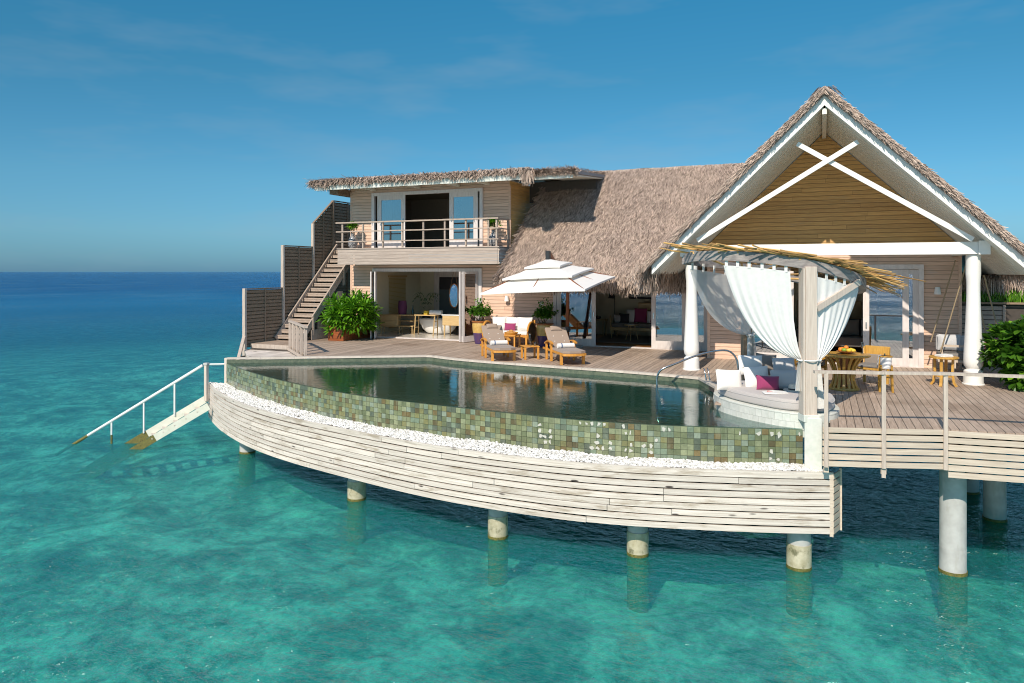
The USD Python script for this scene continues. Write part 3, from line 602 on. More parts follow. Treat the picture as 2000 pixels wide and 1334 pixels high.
H_BATH = (-15.72, -11.12, 2.25, 4.86); H_LIV = (-8.42, -3.2, 2.25, 4.62); H_UP = (-15.75, -11.08, 5.58, 7.72); H_BED = (-2.12, 2.42, 2.25, 4.93)
clad('ground_wall', YA, LX0, -3.04, 2.25, 4.98, [H_BATH, H_LIV], 'weathered_board')
clad('upper_wall', YA, LX0, LX1, 5.55, 7.95, [H_UP], 'weathered_board')
clad('gable_ground_wall', YB, -3.04, 3.28, 2.25, 5.2, [H_BED], 'weathered_board')
clad('gable_wall', YB, -3.2, 3.3, 5.2, 8.5, [], 'honey_board', half=lambda z: (.05 - (8.53 - z) / .977, .05 + (8.53 - z) / .977))
# corner trims and the short return wall left of the gable room
for x, y, z0, z1 in ((-16.76, YA - .03, 2.25, 5.0), (-16.76, YA - .03, 5.6, 7.8), (-10.1, YA - .03, 5.6, 7.75), (-3.05, YB - .03, 2.25, 5.2), (3.2, YB - .03, 2.25, 5.2)):
    MB().box(x, x + .075, y, y + .05, z0, z1).build('corner_trim', 'weathered_board', villa)
MB().box(-3.04, -2.94, YB + .13, YA, 2.25, 5.2).build('return_wall', 'weathered_board', villa)
side = part(villa, 'upper_side_wall')
MB().box(LX1 - .1, LX1, YA + .12, 27, 5.0, 7.95).build('backing', 'interior_plaster', side)
for k in range(25): MB().box(LX1, LX1 + .02, YA - .02, 26.9, 5.05 + k * .115, 5.05 + k * .115 + .107).build('cladding_board', 'honey_board', side)
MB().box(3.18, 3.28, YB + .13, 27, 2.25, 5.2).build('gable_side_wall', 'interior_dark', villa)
MB().box(LX0, LX0 + .1, YA + .13, 27.5, 2.25, 7.9).build('left_side_wall', 'weathered_board', villa)
# rooms
def room(x0, x1, y0, y1, z0, z1, wall_m, floor_m, ceil_m, sides=(1, 1)):
    bx(villa, 'room_floor', floor_m, x0, x1, y0, y1, z0 - .08, z0 + .012); bx(villa, 'room_back_wall', wall_m, x0, x1, y1, y1 + .1, z0, z1); bx(villa, 'room_ceiling', ceil_m, x0, x1, y0, y1, z1, z1 + .08)
    if sides[0]: bx(villa, 'room_side_wall', wall_m, x0, x0 + .08, y0, y1, z0, z1)
    if sides[1]: bx(villa, 'room_side_wall', wall_m, x1 - .08, x1, y0, y1, z0, z1)
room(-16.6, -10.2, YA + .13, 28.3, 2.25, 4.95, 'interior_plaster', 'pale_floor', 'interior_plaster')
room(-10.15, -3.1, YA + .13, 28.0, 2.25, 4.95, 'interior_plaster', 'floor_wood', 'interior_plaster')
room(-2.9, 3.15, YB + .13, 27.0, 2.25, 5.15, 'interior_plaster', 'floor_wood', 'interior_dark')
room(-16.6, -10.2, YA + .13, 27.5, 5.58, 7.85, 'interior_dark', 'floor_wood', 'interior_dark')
# door and window frames
def frame(name, y, x0, x1, z0, z1, w=.12, d=.09, sill=True):
    f = part(villa, name)
    bx(f, 'jamb', 'frame_paint', x0, x0 + w, y - d, y + .02, z0, z1 - w); bx(f, 'jamb', 'frame_paint', x1 - w, x1, y - d, y + .02, z0, z1 - w)
    bx(f, 'head', 'frame_paint', x0, x1, y - d - .003, y + .02, z1 - w, z1)
    if sill: bx(f, 'threshold', 'frame_paint', x0 + w, x1 - w, y - d, y + .12, z0 - .05, z0 + .03)
def leaf(name, p, q, z0, z1, st=.13, bot=.2, th=.045, glass='window_glass', handle=None):
    """a glazed door leaf standing from p to q in plan"""
    f = part(villa, name); p, q = np.array(p, float), np.array(q, float); d = (q - p) / np.linalg.norm(q - p)
    B = lambda a, b, za, zb, t=th: MB().bar(np.r_[a, (za + zb) / 2], np.r_[b, (za + zb) / 2], t, zb - za)
    fr = MB()
    for a, b, za, zb in ((p, p + d * st, z0, z1), (q - d * st, q, z0, z1), (p + d * st, q - d * st, z0, z0 + bot), (p + d * st, q - d * st, z1 - st, z1)):
        B(a, b, za, zb).build('stile' if (za == z0 and zb == z1) else 'door_rail', 'frame_paint', f)
    B(p + d * st, q - d * st, z0 + bot, z1 - st, .008).build('pane', glass, f)
    if handle is not None:
        h = p + d * (st / 2) if handle == 0 else q - d * (st / 2); MB().box(-.015, .015, -th / 2 - .02, -th / 2, z0 + .95, z0 + 1.12, at=np.r_[h, 0]).build('handle', 'steel', f)
frame('bathroom_doorway', YA, *H_BATH)
frame('living_doorway', YA, *H_LIV)
frame('balcony_doorway', YA, *H_UP)
frame('bedroom_doorway', YB, *H_BED)
# folded bathroom doors
leaf('folding_door', (-15.52, YA - .1), (-15.14, YA - .78), 2.28, 4.74, .09, .2); leaf('folding_door', (-15.62, YA - .12), (-15.3, YA - .8), 2.28, 4.74, .08, .2)
leaf('folding_door', (-11.36, YA - .1), (-11.68, YA - .72), 2.28, 4.74, .09, .2); leaf('folding_door', (-11.28, YA - .1), (-11.52, YA - .76), 2.28, 4.74, .08, .2)
leaf('fixed_window', (-11.46, YA - .02), (-11.26, YA - .02), 2.28, 4.74, .03, .1)
# living room sliding doors
leaf('sliding_door', (-8.3, YA - .02), (-7.06, YA - .02), 2.28, 4.5, .14, .24, handle=1); leaf('sliding_door', (-8.28, YA - .075), (-6.92, YA - .075), 2.28, 4.5, .14, .22, handle=1)
leaf('sliding_door', (-5.06, YA - .075), (-3.95, YA - .075), 2.28, 4.5, .14, .24, handle=0); leaf('sliding_door', (-4.2, YA - .02), (-3.3, YA - .02), 2.28, 4.5, .12, .24)
# balcony doors
leaf('balcony_door', (-15.5, YA - .05), (-14.28, YA - .05), 5.6, 7.6, .17, .28, handle=1); leaf('balcony_door', (-12.42, YA - .05), (-11.28, YA - .05), 5.6, 7.6, .17, .28, handle=0)
# bedroom doors
leaf('sliding_door', (-2.0, YB - .05), (-.72, YB - .05), 2.28, 4.8, .13, .2); leaf('sliding_door', (1.0, YB - .075), (2.08, YB - .075), 2.28, 4.8, .15, .2, handle=0); leaf('sliding_door', (1.22, YB - .02), (2.3, YB - .02), 2.28, 4.8, .13, .2)
# drapes behind the balcony and living panes
def drape(x0, x1, y, z0, z1, name='window_drape'):
    s = np.linspace(0, 1, 40); P = [np.stack([x0 + (x1 - x0) * s, y + .035 * np.sin(s * 34), s * 0 + z], 1) for z in (z0, z1)]
    MB().grid(np.stack(P, 0)).build(name, 'curtain_cloth', villa, smooth=True)
drape(-15.35, -15.05, YA + .22, 5.62, 7.6); drape(-12.35, -12.05, YA + .22, 5.62, 7.6); drape(-8.25, -7.85, YA + .25, 2.3, 4.5)
# cantilevered balcony
bal = part(villa, 'balcony')
BX0, BX1, BY = -16.63, -10.02, 22.42
bx(bal, 'floor', 'balcony_plank', BX0 + .03, BX1, BY + .03, YA - .03, 5.46, 5.55)
bx(bal, 'soffit', 'soffit_paint', BX0 + .03, BX1, BY + .03, YA - .03, 5.02, 5.06)
for k in range(5):
    bx(bal, 'fascia_board', 'balcony_plank', BX0, BX1 - .06, BY - .02, BY + .02, 5.0 + k * .115, 5.0 + k * .115 + .109)
    bx(bal, 'fascia_board', 'balcony_plank', BX1 - .06, BX1 - .02, BY, YA - .03, 5.0 + k * .115, 5.0 + k * .115 + .109)
bx(bal, 'fascia_board', 'balcony_plank', BX0 - .02, BX1, BY - .05, YA - .03, 5.575, 5.605)
for u in (669, 709, 748, 786, 827, 869, 910, 954, 970):
    px = on_y(u, 480, BY)[0]; bx(bal, 'railing_post', 'stair_wood', px - .028, px + .028, BY - .025, BY + .03, 5.6, 6.52)
bx(bal, 'railing_post', 'stair_wood', BX1 - .1, BX1 - .045, YA - .12, YA - .065, 5.6, 6.52)
for z, h in ((6.55, .05), (6.22, .04), (5.85, .04)):
    MB().bar((BX0 - .05, BY - .04, z), (BX1 - .02, BY - .04, z), .035 if h < .05 else .07, h).build('rail', 'stair_wood', bal)
    MB().bar((BX1 - .07, BY - .03, z - .002), (BX1 - .07, YA - .03, z - .002), .035 if h < .05 else .07, h).build('rail', 'stair_wood', bal)

# ---------------------------------------------------------------- thatch
def blades(P, D, N, L, W):
    D = D / np.linalg.norm(D, axis=1, keepdims=True); S = np.cross(D, N); S /= np.linalg.norm(S, axis=1, keepdims=True) + 1e-9
    n = len(P); W = W[:, None]; T = P + D * L[:, None]
    v = np.stack([P - S * W / 2, P + S * W / 2, T + S * W * .22, T - S * W * .22], 1).reshape(-1, 3)
    k = np.arange(n)[:, None] * 4; f = np.concatenate([k + [0, 1, 2], k + [0, 2, 3]], 0); return v, f, np.repeat(tone_rng.random(n), 4)
def thatch(mb, A, B, C, D, n, L=(.3, .55), W=.022, spread=.28, lift=.10, down=None, lumpy=.035, seed=0):
    """straw laid on the patch A B (upper edge) D C (lower edge)"""
    g = np.random.default_rng(100 + seed); A, B, C, D = (np.asarray(q, float) for q in (A, B, C, D))
    s, t = g.uniform(0, 1, n)[:, None], g.uniform(0, 1, n)[:, None]
    P = (A * (1 - s) + B * s) * (1 - t) + (C * (1 - s) + D * s) * t
    dn = (C - A) * (1 - s) + (D - B) * s if down is None else np.repeat(np.asarray(down, float)[None], n, 0)
    dn = dn / np.linalg.norm(dn, axis=1, keepdims=True); ac = (B - A) / np.linalg.norm(B - A); N = np.cross(ac, (C - A)); N /= np.linalg.norm(N)
    if N[2] < 0 and abs(N[2]) > .01: N = -N
    P = P + N * (lumpy * (meshkit.fbm(P * 1.7, 3, seed) * 2 - .7)[:, None])
    dr = dn + ac * g.normal(0, spread, n)[:, None] + N * (lift * g.normal(.35, .8, n))[:, None]
    return mb.add(*blades(P, dr, np.repeat(N[None], n, 0) + g.normal(0, .25, (n, 3)), g.uniform(*L, n), W * g.uniform(.6, 1.5, n)))
def fringe(mb, A, B, n, L=(.18, .42), seed=0, out=(0, -.18, -1), W=.022, rows=.12):
    g = np.random.default_rng(300 + seed); A, B = np.asarray(A, float), np.asarray(B, float); s = g.uniform(0, 1, n)[:, None]
    P = A + (B - A) * s + g.normal(0, rows, (n, 3)) * [.2, .6, .45]
    clump = meshkit.noise(P * 5.5, seed); D = np.asarray(out, float) + g.normal(0, .2, (n, 3)); N = np.cross(B - A, (0, 0, 1.0)); N /= np.linalg.norm(N)
    return mb.add(*blades(P, D, N + g.normal(0, .3, (n, 3)), g.uniform(*L, n) * (.55 + .9 * clump), W * g.uniform(.6, 1.5, n)))
# main roof, front slope from eave to ridge
EY, EZ, RY, RZ, TH = 22.0, 4.55, 26.05, 8.42, .26
mr = part(villa, 'main_roof')
XL, XR = -9.75, -1.5
XLT = -9.3
m = MB()
pl = [(EY, EZ - TH * .8), (EY - .05, EZ), (RY, RZ), (RY + 4.2, EZ), (RY + 4.2, EZ - TH), (RY, RZ - TH * 1.3)]
m.prism(pl, 0, 1); v = np.vstack(m.v); F = np.vstack(m.f)
tt = (v[:, 1] - EZ) / (RZ - EZ); m2 = MB(); m2.add(np.stack([np.where(v[:, 2] < .5, XL + (XLT - XL) * tt, XR), v[:, 0], v[:, 1]], 1), F[:, ::-1]); m2.build('roof_body', 'thatch_base', mr)
m = MB(); thatch(m, (XLT, RY, RZ + .05), (XR, RY, RZ + .05), (XL, EY - .05, EZ + .06), (XR, EY - .05, EZ + .06), 78000, seed=1, spread=.3, L=(.10, .26), W=.027, lift=.14, lumpy=.03)
for k in range(0):   # courses: a lip of denser straw every half metre up the slope
    t = (k + .5) / 14; thatch(m, (XL + (XLT - XL) * (1 - t), EY + (RY - EY) * (1 - t), EZ + (RZ - EZ) * (1 - t) + .035), (XR, EY + (RY - EY) * (1 - t), EZ + (RZ - EZ) * (1 - t) + .035), (XL + (XLT - XL) * (1 - t - .02), EY + (RY - EY) * (1 - t - .02), EZ + (RZ - EZ) * (1 - t - .02) + .05), (XR, EY + (RY - EY) * (1 - t - .02), EZ + (RZ - EZ) * (1 - t - .02) + .05), 1200, seed=40 + k, L=(.15, .35), lift=.3, spread=.45)
fringe(m, (XL, EY, EZ + .02), (-3.4, EY, EZ + .02), 9000, seed=2, L=(.16, .38)); fringe(m, (XL, EY + .12, EZ - .08), (-3.4, EY + .12, EZ - .08), 5000, seed=3, L=(.2, .4))
thatch(m, (XLT, RY, RZ + .05), (XR, RY, RZ + .05), (XLT, RY + .35, RZ - .05), (XR, RY + .35, RZ - .05), 5000, seed=4, down=(.1, -.7, -.6), L=(.1, .22), lift=0)
fringe(m, (XLT - .05, RY, RZ), (XL - .05, EY, EZ), 7000, seed=5, out=(-.45, -.8, -.75), L=(.2, .4))
tag(m.build('straw', 'thatch', mr), kind='stuff')
# gable roof
gr = part(villa, 'gable_roof')
GX, SL, SZ, GY0, GY1, TIP = .05, .977, 8.55, 18.1, 27.6, 3.97
sof = lambda dx: SZ - SL * dx
ang = math.atan(SL)
m = MB()
for sgn in (-1, 1):
    # thatch body as a slab above the soffit
    pr = [(0, SZ + .225), (0, SZ + .42), (TIP + .1, sof(TIP + .1) + .40), (TIP + .16, sof(TIP + .16) + .24), (TIP, sof(TIP) + .225)]
    mm = MB(); mm.prism(pr, 0, 1); v = np.vstack(mm.v); m.add(np.stack([GX + sgn * v[:, 0], GY0 - .08 + v[:, 2] * (GY1 - GY0), v[:, 1]], 1), np.vstack(mm.f)[:, ::-1 if sgn > 0 else 1])
m.build('roof_body', 'thatch_base', gr)
m = MB()
for sgn in (-1, 1):
    a0, a1 = (GX, GY0 - .06, SZ + .45), (GX, GY1, SZ + .45); b0, b1 = (GX + sgn * (TIP + .15), GY0 - .06, sof(TIP + .15) + .43), (GX + sgn * (TIP + .15), GY1, sof(TIP + .15) + .43)
    thatch(m, a0, a1, b0, b1, 30000 if sgn < 0 else 26000, seed=6 + sgn, spread=.22, lumpy=.02, L=(.14, .32), lift=.03)
    # cut end of the thatch over the verge
    c0 = (GX, GY0 - .08, SZ + .24); d0 = (GX + sgn * (TIP + .1), GY0 - .08, sof(TIP + .1) + .24)
    g = np.random.default_rng(20 + sgn); n = 15000; s = g.uniform(0, 1, n)[:, None]; hgt = g.uniform(.02, .18, n)[:, None]
    P = np.array(c0) * (1 - s) + np.array(d0) * s + np.array([0, 0, 1.0]) * hgt + np.array([0, -1.0, 0]) * g.uniform(0, .05, n)[:, None]
    D = np.array([sgn * .68, -.12, -.66]) + g.normal(0, .13, (n, 3)); m.add(*blades(P, D, np.tile([0, -1.0, .2], (n, 1)) + g.normal(0, .3, (n, 3)), g.uniform(.08, .22, n), .022 * g.uniform(.6, 1.5, n)))
    fringe(m, (GX + sgn * (TIP + .12), GY0 - .05, sof(TIP) + .25), (GX + sgn * (TIP + .12), GY1 - 3, sof(TIP) + .25), 6000 if sgn < 0 else 4000, seed=30 + sgn, out=(sgn * .45, -.1, -1), L=(.2, .45))
g = np.random.default_rng(77); n = 4000   # ridge cap
P = np.stack([GX + g.normal(0, .10, n), g.uniform(GY0 - .02, GY1, n), SZ + .43 + g.uniform(-.06, .02, n)], 1); sg = np.sign(P[:, 0] - GX)
m.add(*blades(P, np.stack([sg * .6, g.normal(-.05, .2, n), -.6 + g.normal(0, .12, n)], 1), np.tile([0, 0, 1.0], (n, 1)) + g.normal(0, .3, (n, 3)), g.uniform(.12, .26, n), .022 * g.uniform(.6, 1.5, n)))
# long loose straw hanging at the left foot of the gable
g = np.random.default_rng(78); n = 2600; P = np.stack([-4.15 + g.normal(0, .13, n), g.uniform(18.2, 22.2, n), 4.85 + g.uniform(-.25, .12, n)], 1)
m.add(*blades(P, np.array([-.18, -.12, -1]) + g.normal(0, .2, (n, 3)), np.tile([-.5, -1.0, 0], (n, 1)) + g.normal(0, .4, (n, 3)), g.uniform(.2, .5, n), .022 * g.uniform(.6, 1.5, n)))
tag(m.build('straw', 'thatch', gr), kind='stuff')
for sgn in (-1, 1):
    dirv = np.array([sgn * math.cos(ang), 0, -math.sin(ang)]); nv = np.array([sgn * math.sin(ang), 0, math.cos(ang)])
    L = TIP / math.cos(ang); nb = 13; w = (21.56 - GY0 - .05) / nb
    for k in range(nb):
        yy = GY0 + .05 + (k + .5) * w; p = np.array([GX, yy, SZ]) + nv * .012
        MB().bar(p + dirv * .02, p + dirv * L, w - .032, .022, up=nv).build('soffit_board', 'soffit_paint', gr)
    p = np.array([GX, (21.57 + GY1) / 2, SZ]) + nv * .03; MB().bar(p + dirv * .02, p + dirv * L, GY1 - 21.57, .02, up=nv).build('inner_soffit', 'soffit_paint', gr)
    p = np.array([GX, (21.57 + GY0) / 2, SZ]) + nv * .04; MB().bar(p + dirv * .02, p + dirv * L, 21.57 - GY0 - .1, .02, up=nv).build('soffit_backing', 'board_joint', gr)
    # white barge board on the verge, built of two lapped boards
    for off, t, dd in ((.003, .11, 0), (.113, .045, -.014)):
        a = np.array([GX, 0, SZ]) + nv * (off + t / 2); b = a + dirv * (L + .02)
        MB().add([np.array([GX, GY0 + dd, SZ + off / math.cos(ang)]), np.array([GX + sgn * (TIP + .0), GY0 + dd, sof(TIP) + off / math.cos(ang)]), np.array([GX + sgn * TIP, GY0 + .05, sof(TIP) + off / math.cos(ang)]), np.array([GX, GY0 + .05, SZ + off / math.cos(ang)]),
                  np.array([GX, GY0 + dd, SZ + (off + t) / math.cos(ang)]), np.array([GX + sgn * TIP, GY0 + dd, sof(TIP) + (off + t) / math.cos(ang)]), np.array([GX + sgn * TIP, GY0 + .05, sof(TIP) + (off + t) / math.cos(ang)]), np.array([GX, GY0 + .05, SZ + (off + t) / math.cos(ang)])],
                 BOXF if sgn > 0 else BOXF[:, ::-1]).build('barge_board', 'white_paint', gr)
MB().box(GX - .05, GX + .05, GY0 + .06, 21.52, SZ - .19, SZ - .06).build('ridge_beam', 'soffit_paint', gr)
# cross braces, tie beam, columns
yb = 18.42
def W(u, v, y): return on_y(u, v, y)
for (a, b, yy) in (((1362, 470), (1676, 277), yb), ((1557, 281), (1900, 468), yb + .075)):
    MB().bar(W(*a, yy), W(*b, yy), .07, .11, up=(0, 0, 1)).build('cross_brace', 'white_paint', villa)
MB().box(-3.2, 3.3, 18.62, 18.8, 5.13, 5.4).build('tie_beam', 'white_paint', villa)
MB().box(3.14, 3.36, 18.56, 18.61, 5.12, 5.42).build('beam_end_plate', 'white_paint', villa)
MB().box(-3.3, -3.12, 18.56, 18.61, 5.12, 5.42).build('beam_end_plate', 'white_paint', villa)
for x in (-3.12, 3.12): MB().box(x - .07, x + .07, 18.81, 21.5, 5.14, 5.34).build('wall_beam', 'soffit_paint', villa)
prof = [(.22, 2.25), (.22, 2.27), (.2, 2.28), (.195, 2.45), (.185, 2.55), (.14, 2.585), (.14, 2.605), (.18, 2.66), (.193, 2.76), (.188, 2.9), (.172, 3.2), (.155, 3.6), (.139, 4.0), (.132, 4.3), (.134, 4.5), (.143, 4.62), (.147, 4.7), (.147, 5.125)]
for x, lb in ((-3.06, None), (3.08, None)):
    MB().lathe(prof, (x, 18.82, 0), 28).build('column', 'white_paint', villa, smooth=35)
# flat roof over the upper floor
fr = part(villa, 'upper_roof')
FX0, FX1, FY = -17.45, -8.72, 21.95
sl = lambda y: (y - FY) * .075
def slab(x0, x1, y0, y1, za, zb, m, name, par, dz0=0, dz1=0):
    MB().add([(x0, y0, za), (x1, y0, za), (x1, y1, za + sl(y1)), (x0, y1, za + sl(y1)), (x0, y0, zb), (x1, y0, zb), (x1, y1, zb + sl(y1)), (x0, y1, zb + sl(y1))], BOXF).build(name, m, par)
slab(FX0 + .05, FX1, FY + .04, 27.6, 7.88, 7.92, 'soffit_paint', 'soffit', fr)
slab(FX1 + .003, -7.35, FY + .35, 27.6, 7.84, 7.88, 'soffit_paint', 'soffit', fr)
bx(fr, 'fascia', 'fascia_paint', FX0 + .12, FX1, FY, FY + .035, 7.745, 7.925); bx(fr, 'fascia', 'fascia_paint', FX1, -7.38, FY + .32, FY + .35, 7.76, 7.885)
slab(FX0, FX1 - .02, FY - .02, 27.6, 7.93, 8.10, 'thatch_base', 'roof_body', fr); slab(FX1 - .01, -7.3, FY + .31, 27.6, 7.89, 8.0, 'thatch_base', 'roof_body', fr)
for k, u in enumerate((690, 780, 860, 920)): px = on_y(u, 370, FY)[0]; bx(fr, 'rafter_tail', 'soffit_paint', px - .04, px + .04, FY + .05, YA - .04, 7.80, 7.876)
bx(fr, 'eave_box', 'screen_wood', -17.15, -16.78, 22.6, 24.6, 7.66, 7.87)
m = MB()
g = np.random.default_rng(50); n = 9000
P = np.stack([g.uniform(FX0 - .1, FX1, n), FY - .03 + g.uniform(-.05, .4, n), 7.97 + g.uniform(0, .17, n)], 1); P[:, 2] += .05 * (meshkit.noise(P * 2.2, 5) - .3)
m.add(*blades(P, np.array([.05, -.5, -.6]) + g.normal(0, .3, (n, 3)), np.tile([0, -.8, .6], (n, 1)) + g.normal(0, .3, (n, 3)), g.uniform(.1, .26, n) * (.5 + meshkit.noise(P * 4, 3)), .024 * g.uniform(.6, 1.5, n)))
thatch(m, (FX0, FY - .05, 8.12), (-7.35, FY + .3, 8.08), (FX0, 27.6, 8.5), (-7.35, 27.6, 8.5), 9000, seed=51, down=(0, -1, -.1))
n = 2600; P = np.stack([g.uniform(FX1, -7.3, n), FY + .28 + g.uniform(-.02, .2, n), 7.93 + g.uniform(0, .12, n)], 1)
m.add(*blades(P, np.array([.5, -.35, -.1]) + g.normal(0, .3, (n, 3)), np.tile([0, -.8, .6], (n, 1)) + g.normal(0, .3, (n, 3)), g.uniform(.1, .22, n), .022 * g.uniform(.6, 1.5, n)))
n = 1300; P = np.stack([FX0 - .02 + g.normal(0, .04, n), g.uniform(FY - .05, 27, n), 7.98 + g.uniform(0, .15, n)], 1)
m.add(*blades(P, np.array([-.5, -.1, -.6]) + g.normal(0, .3, (n, 3)), np.tile([-1.0, -.3, .4], (n, 1)) + g.normal(0, .3, (n, 3)), g.uniform(.12, .3, n), .024 * g.uniform(.6, 1.5, n)))
n = 900; P = np.stack([FX1 - .08 + g.normal(0, .07, n), FY - .06 + g.normal(0, .04, n), 8.02 - g.uniform(0, .22, n)], 1)   # loose tuft hanging at the step
m.add(*blades(P, np.array([.0, -.1, -1]) + g.normal(0, .16, (n, 3)), np.tile([0, -1.0, 0], (n, 1)) + g.normal(0, .4, (n, 3)), g.uniform(.15, .32, n), .02 * g.uniform(.6, 1.4, n)))
tag(m.build('straw', 'thatch', fr), kind='stuff')
bx(fr, 'eave_infill', 'dark_timber', LX1 + .03, -7.45, 25.2, 25.25, 7.3, 8.06)  # added panel closing a sky gap; its dark colour stands in for shade
# wall lamps
def wall_lamp(x, y, z, label):
    t = thing('wall_lamp', label, 'wall lamp', 'white cone lamps on the timber walls', (x, y, z))
    MB().lathe([(.055, .0), (.085, -.17), (.088, -.19), (.08, -.19), (.05, -.01)], (0, -.1, .1), 14).build('shade', 'white_paint', t, smooth=50)
    MB().box(-.025, .025, -.1, 0, .02, .06).build('bracket', 'white_paint', t)
for u, v, y, lb in ((710, 578, YA - .03, 'white cone wall lamp between the planter bush and the folding doors'), (992, 583, YA - .03, 'white cone wall lamp above the cushioned wooden sofa'),
                    (1376.5, 589, YB - .03, 'small white cone lamp just right of the left white column'), (1830, 568, YB - .03, 'white cone wall lamp right of the bedroom doors')):
    wall_lamp(*on_y(u, v, y), lb)
p = on_y(1058, 592, YA - .03); bx(villa, 'switch_box', 'fascia_paint', p[0] - .07, p[0] + .07, YA - .05, YA - .022, p[2] - .08, p[2] + .06)
# ---------------------------------------------------------------- slatted screen beside the stairs
SX = -18.3
scr = thing('slatted_screen', 'tall stepped screen of grey horizontal slats left of the outdoor stairs', 'slatted screen')
def sc_panel(y0, y1, zb, top0, top1):
    z = zb; k = 0
    while z < max(top0, top1) - .05:
        a, b = y0, y1
        if z + .09 > min(top0, top1): a = y0 + (y1 - y0) * np.clip((z + .09 - top0) / max(top1 - top0, 1e-6), 0, 1)
        if b - a > .05:
            MB().box(SX - .005, SX + .014, a + .03, b - .03, z, z + .092).build('slat', 'screen_wood', scr)
            if True: MB().box(SX - .045, SX - .026, a + (.12 if a > y0 else .03), b - .03, z + .062, min(z + .154, max(top0, top1) - .02)).build('slat', 'screen_wood', scr)
        z += .125
    pc = MB(); pc.bar((SX, y0, top0 + .02), (SX, y1, top1 + .02), .09, .04); pc.build('capping', 'screen_wood', scr)
    MB().box(SX + .012, SX + .04, (y0 + y1) / 2 - .03, (y0 + y1) / 2 + .03, zb, min(top0, top1) if top0 == top1 else (top0 + top1) / 2 - .05).build('batten', 'screen_wood', scr)
sc_panel(19.45, 21.36, 2.12, 4.12, 4.12); sc_panel(21.36, 23.08, 2.2, 5.68, 5.68); sc_panel(23.08, 24.33, 2.3, 6.6, 7.58); sc_panel(24.33, 26.3, 2.3, 7.6, 7.6)
for y, zt in ((19.42, 4.16), (21.36, 5.72), (23.08, 6.62), (24.33, 7.62), (26.3, 7.62)): MB().rbox(SX - .06, SX + .06, y - .05, y + .05, 1.7 if y < 20 else 2.2, zt, .01).build('post', 'rail_wood' if y < 24 else 'screen_wood', scr)

# ---------------------------------------------------------------- outdoor stairs
st = thing('outdoor_stairs', 'weathered open timber stairs climbing between the slatted screen and the house', 'stairs')
NST, RISE, RUN, Y0 = 18, .186, .195, 20.95
for k in range(NST):
    z, y = 2.25 + (k + 1) * RISE, Y0 + k * RUN
    MB().box(-18.2, -17.12, y, y + .25, z - .035, z).build('tread', 'stair_wood', st)
    MB().box(-18.2, -17.12, y + .012, y + .03, z - .125, z - .04).build('riser', 'stair_wood', st)
for x in (-18.22, -17.1): MB().bar((x, Y0 - .05, 2.3), (x, Y0 + NST * RUN, 2.35 + NST * RISE), .045, .2).build('stringer', 'stair_wood', st)
MB().box(-18.2, -16.85, Y0 + NST * RUN, 26.2, 5.5, 5.56).build('landing', 'stair_wood', st)
hr = lambda y: 3.12 + (y - 21.55) * RISE / RUN
for x in (-18.14, -17.08):
    MB().bar((x, 21.5, hr(21.5)), (x, 24.4, hr(24.4)), .06, .07).build('hand_rail', 'stair_wood', st)
for y in (21.55, 22.5, 23.4, 24.2): MB().box(-17.12, -17.04, y - .04, y + .04, 2.25 + max(0, (y - Y0 - .4)) * RISE / RUN, hr(y)).build('post', 'stair_wood', st)
for k in range(5): MB().bar((-17.06, 21.6 + k * .38, 2.26), (-17.06, 21.6 + k * .38, 2.35 + (.3 + k * .38) * .9), .02, .37).build('side_board', 'stair_wood', st)
# low rail at the head of the lower landing
lr = thing('low_rail', 'low slanting rail on five square balusters beside the outdoor stairs', 'low rail')
a, b = np.array([-14.25, 17.62]), np.array([-16.4, 19.5])
for k in range(5):
    p = a + (b - a) * k / 4; r = rotz(math.atan2(b[1] - a[1], b[0] - a[0])); MB().rbox(-.055, .055, -.045, .045, 1.95 if k else 2.0, 3.06, .008, R=r, at=np.r_[p, 0]).build('baluster', 'rail_wood', lr)
d = (b - a) / np.linalg.norm(b - a); MB().bar(np.r_[a - d * .1, 3.08], np.r_[b + d * .1, 3.08], .11, .05).build('top_rail', 'rail_wood', lr)
MB().bar(np.r_[a + [-.06, -.07], 2.17], np.r_[b + [-.06, -.07], 2.17], .025, .09).build('edge_board', 'rail_wood', lr)

# ---------------------------------------------------------------- stairs into the sea
ss = thing('sea_stairs', 'white metal stairs with a hand rail leading down into the sea', 'stairs')
mdir = .612
P_ = lambda u, v, Y: cam_pt((u - 1000) / FPX * Y, Y, CAM_Z - (v - 530) / FPX * Y)
nA, nB = P_(408, 793, 20.45), P_(300, 857, 20.45); fA, fB = P_(404, 778, 21.15), P_(300, 840, 21.15)
def strg(A, Bm, nm):
    d = (Bm - A) / np.linalg.norm(Bm - A); zs = lambda z: A + d * ((A[2] - z) / -d[2])
    e = A + d * 4.6; wl = zs(SEA + .32) if nm else zs(SEA + .28)
    MB().bar(A, wl, .05, .2).build('stringer', 'algae_white', ss); MB().bar(wl + d * .002, e, .054, .204).build('mossy_stringer', 'algae', ss)
    return d
dn = strg(nA, nB, 1); strg(fA, fB, 0)
for k in range(11):
    A = nA + dn * (.28 + k * .37) + [0, 0, -.02]; Bq = A + (fA - nA) * .98; Bq[2] = A[2]
    MB().bar(A, Bq, .19, .03).build('tread', 'coping' if A[2] > SEA + .25 else 'algae', ss)
rA, rB = P_(396, 713.5, 21.1), P_(144, 867.5, 21.1); dr_ = (rB - rA) / np.linalg.norm(rB - rA)
wl = rA + dr_ * np.linalg.norm(rB - rA) * .89
MB().cyl(rA, wl, .042, n=10).build('hand_rail', 'white_paint', ss, smooth=50); MB().cyl(wl, rB + dr_ * .6, .042, n=10).build('mossy_hand_rail', 'algae', ss, smooth=50)
tp = P_(403, 712, 21.1); bt = P_(404, 776, 21.1)
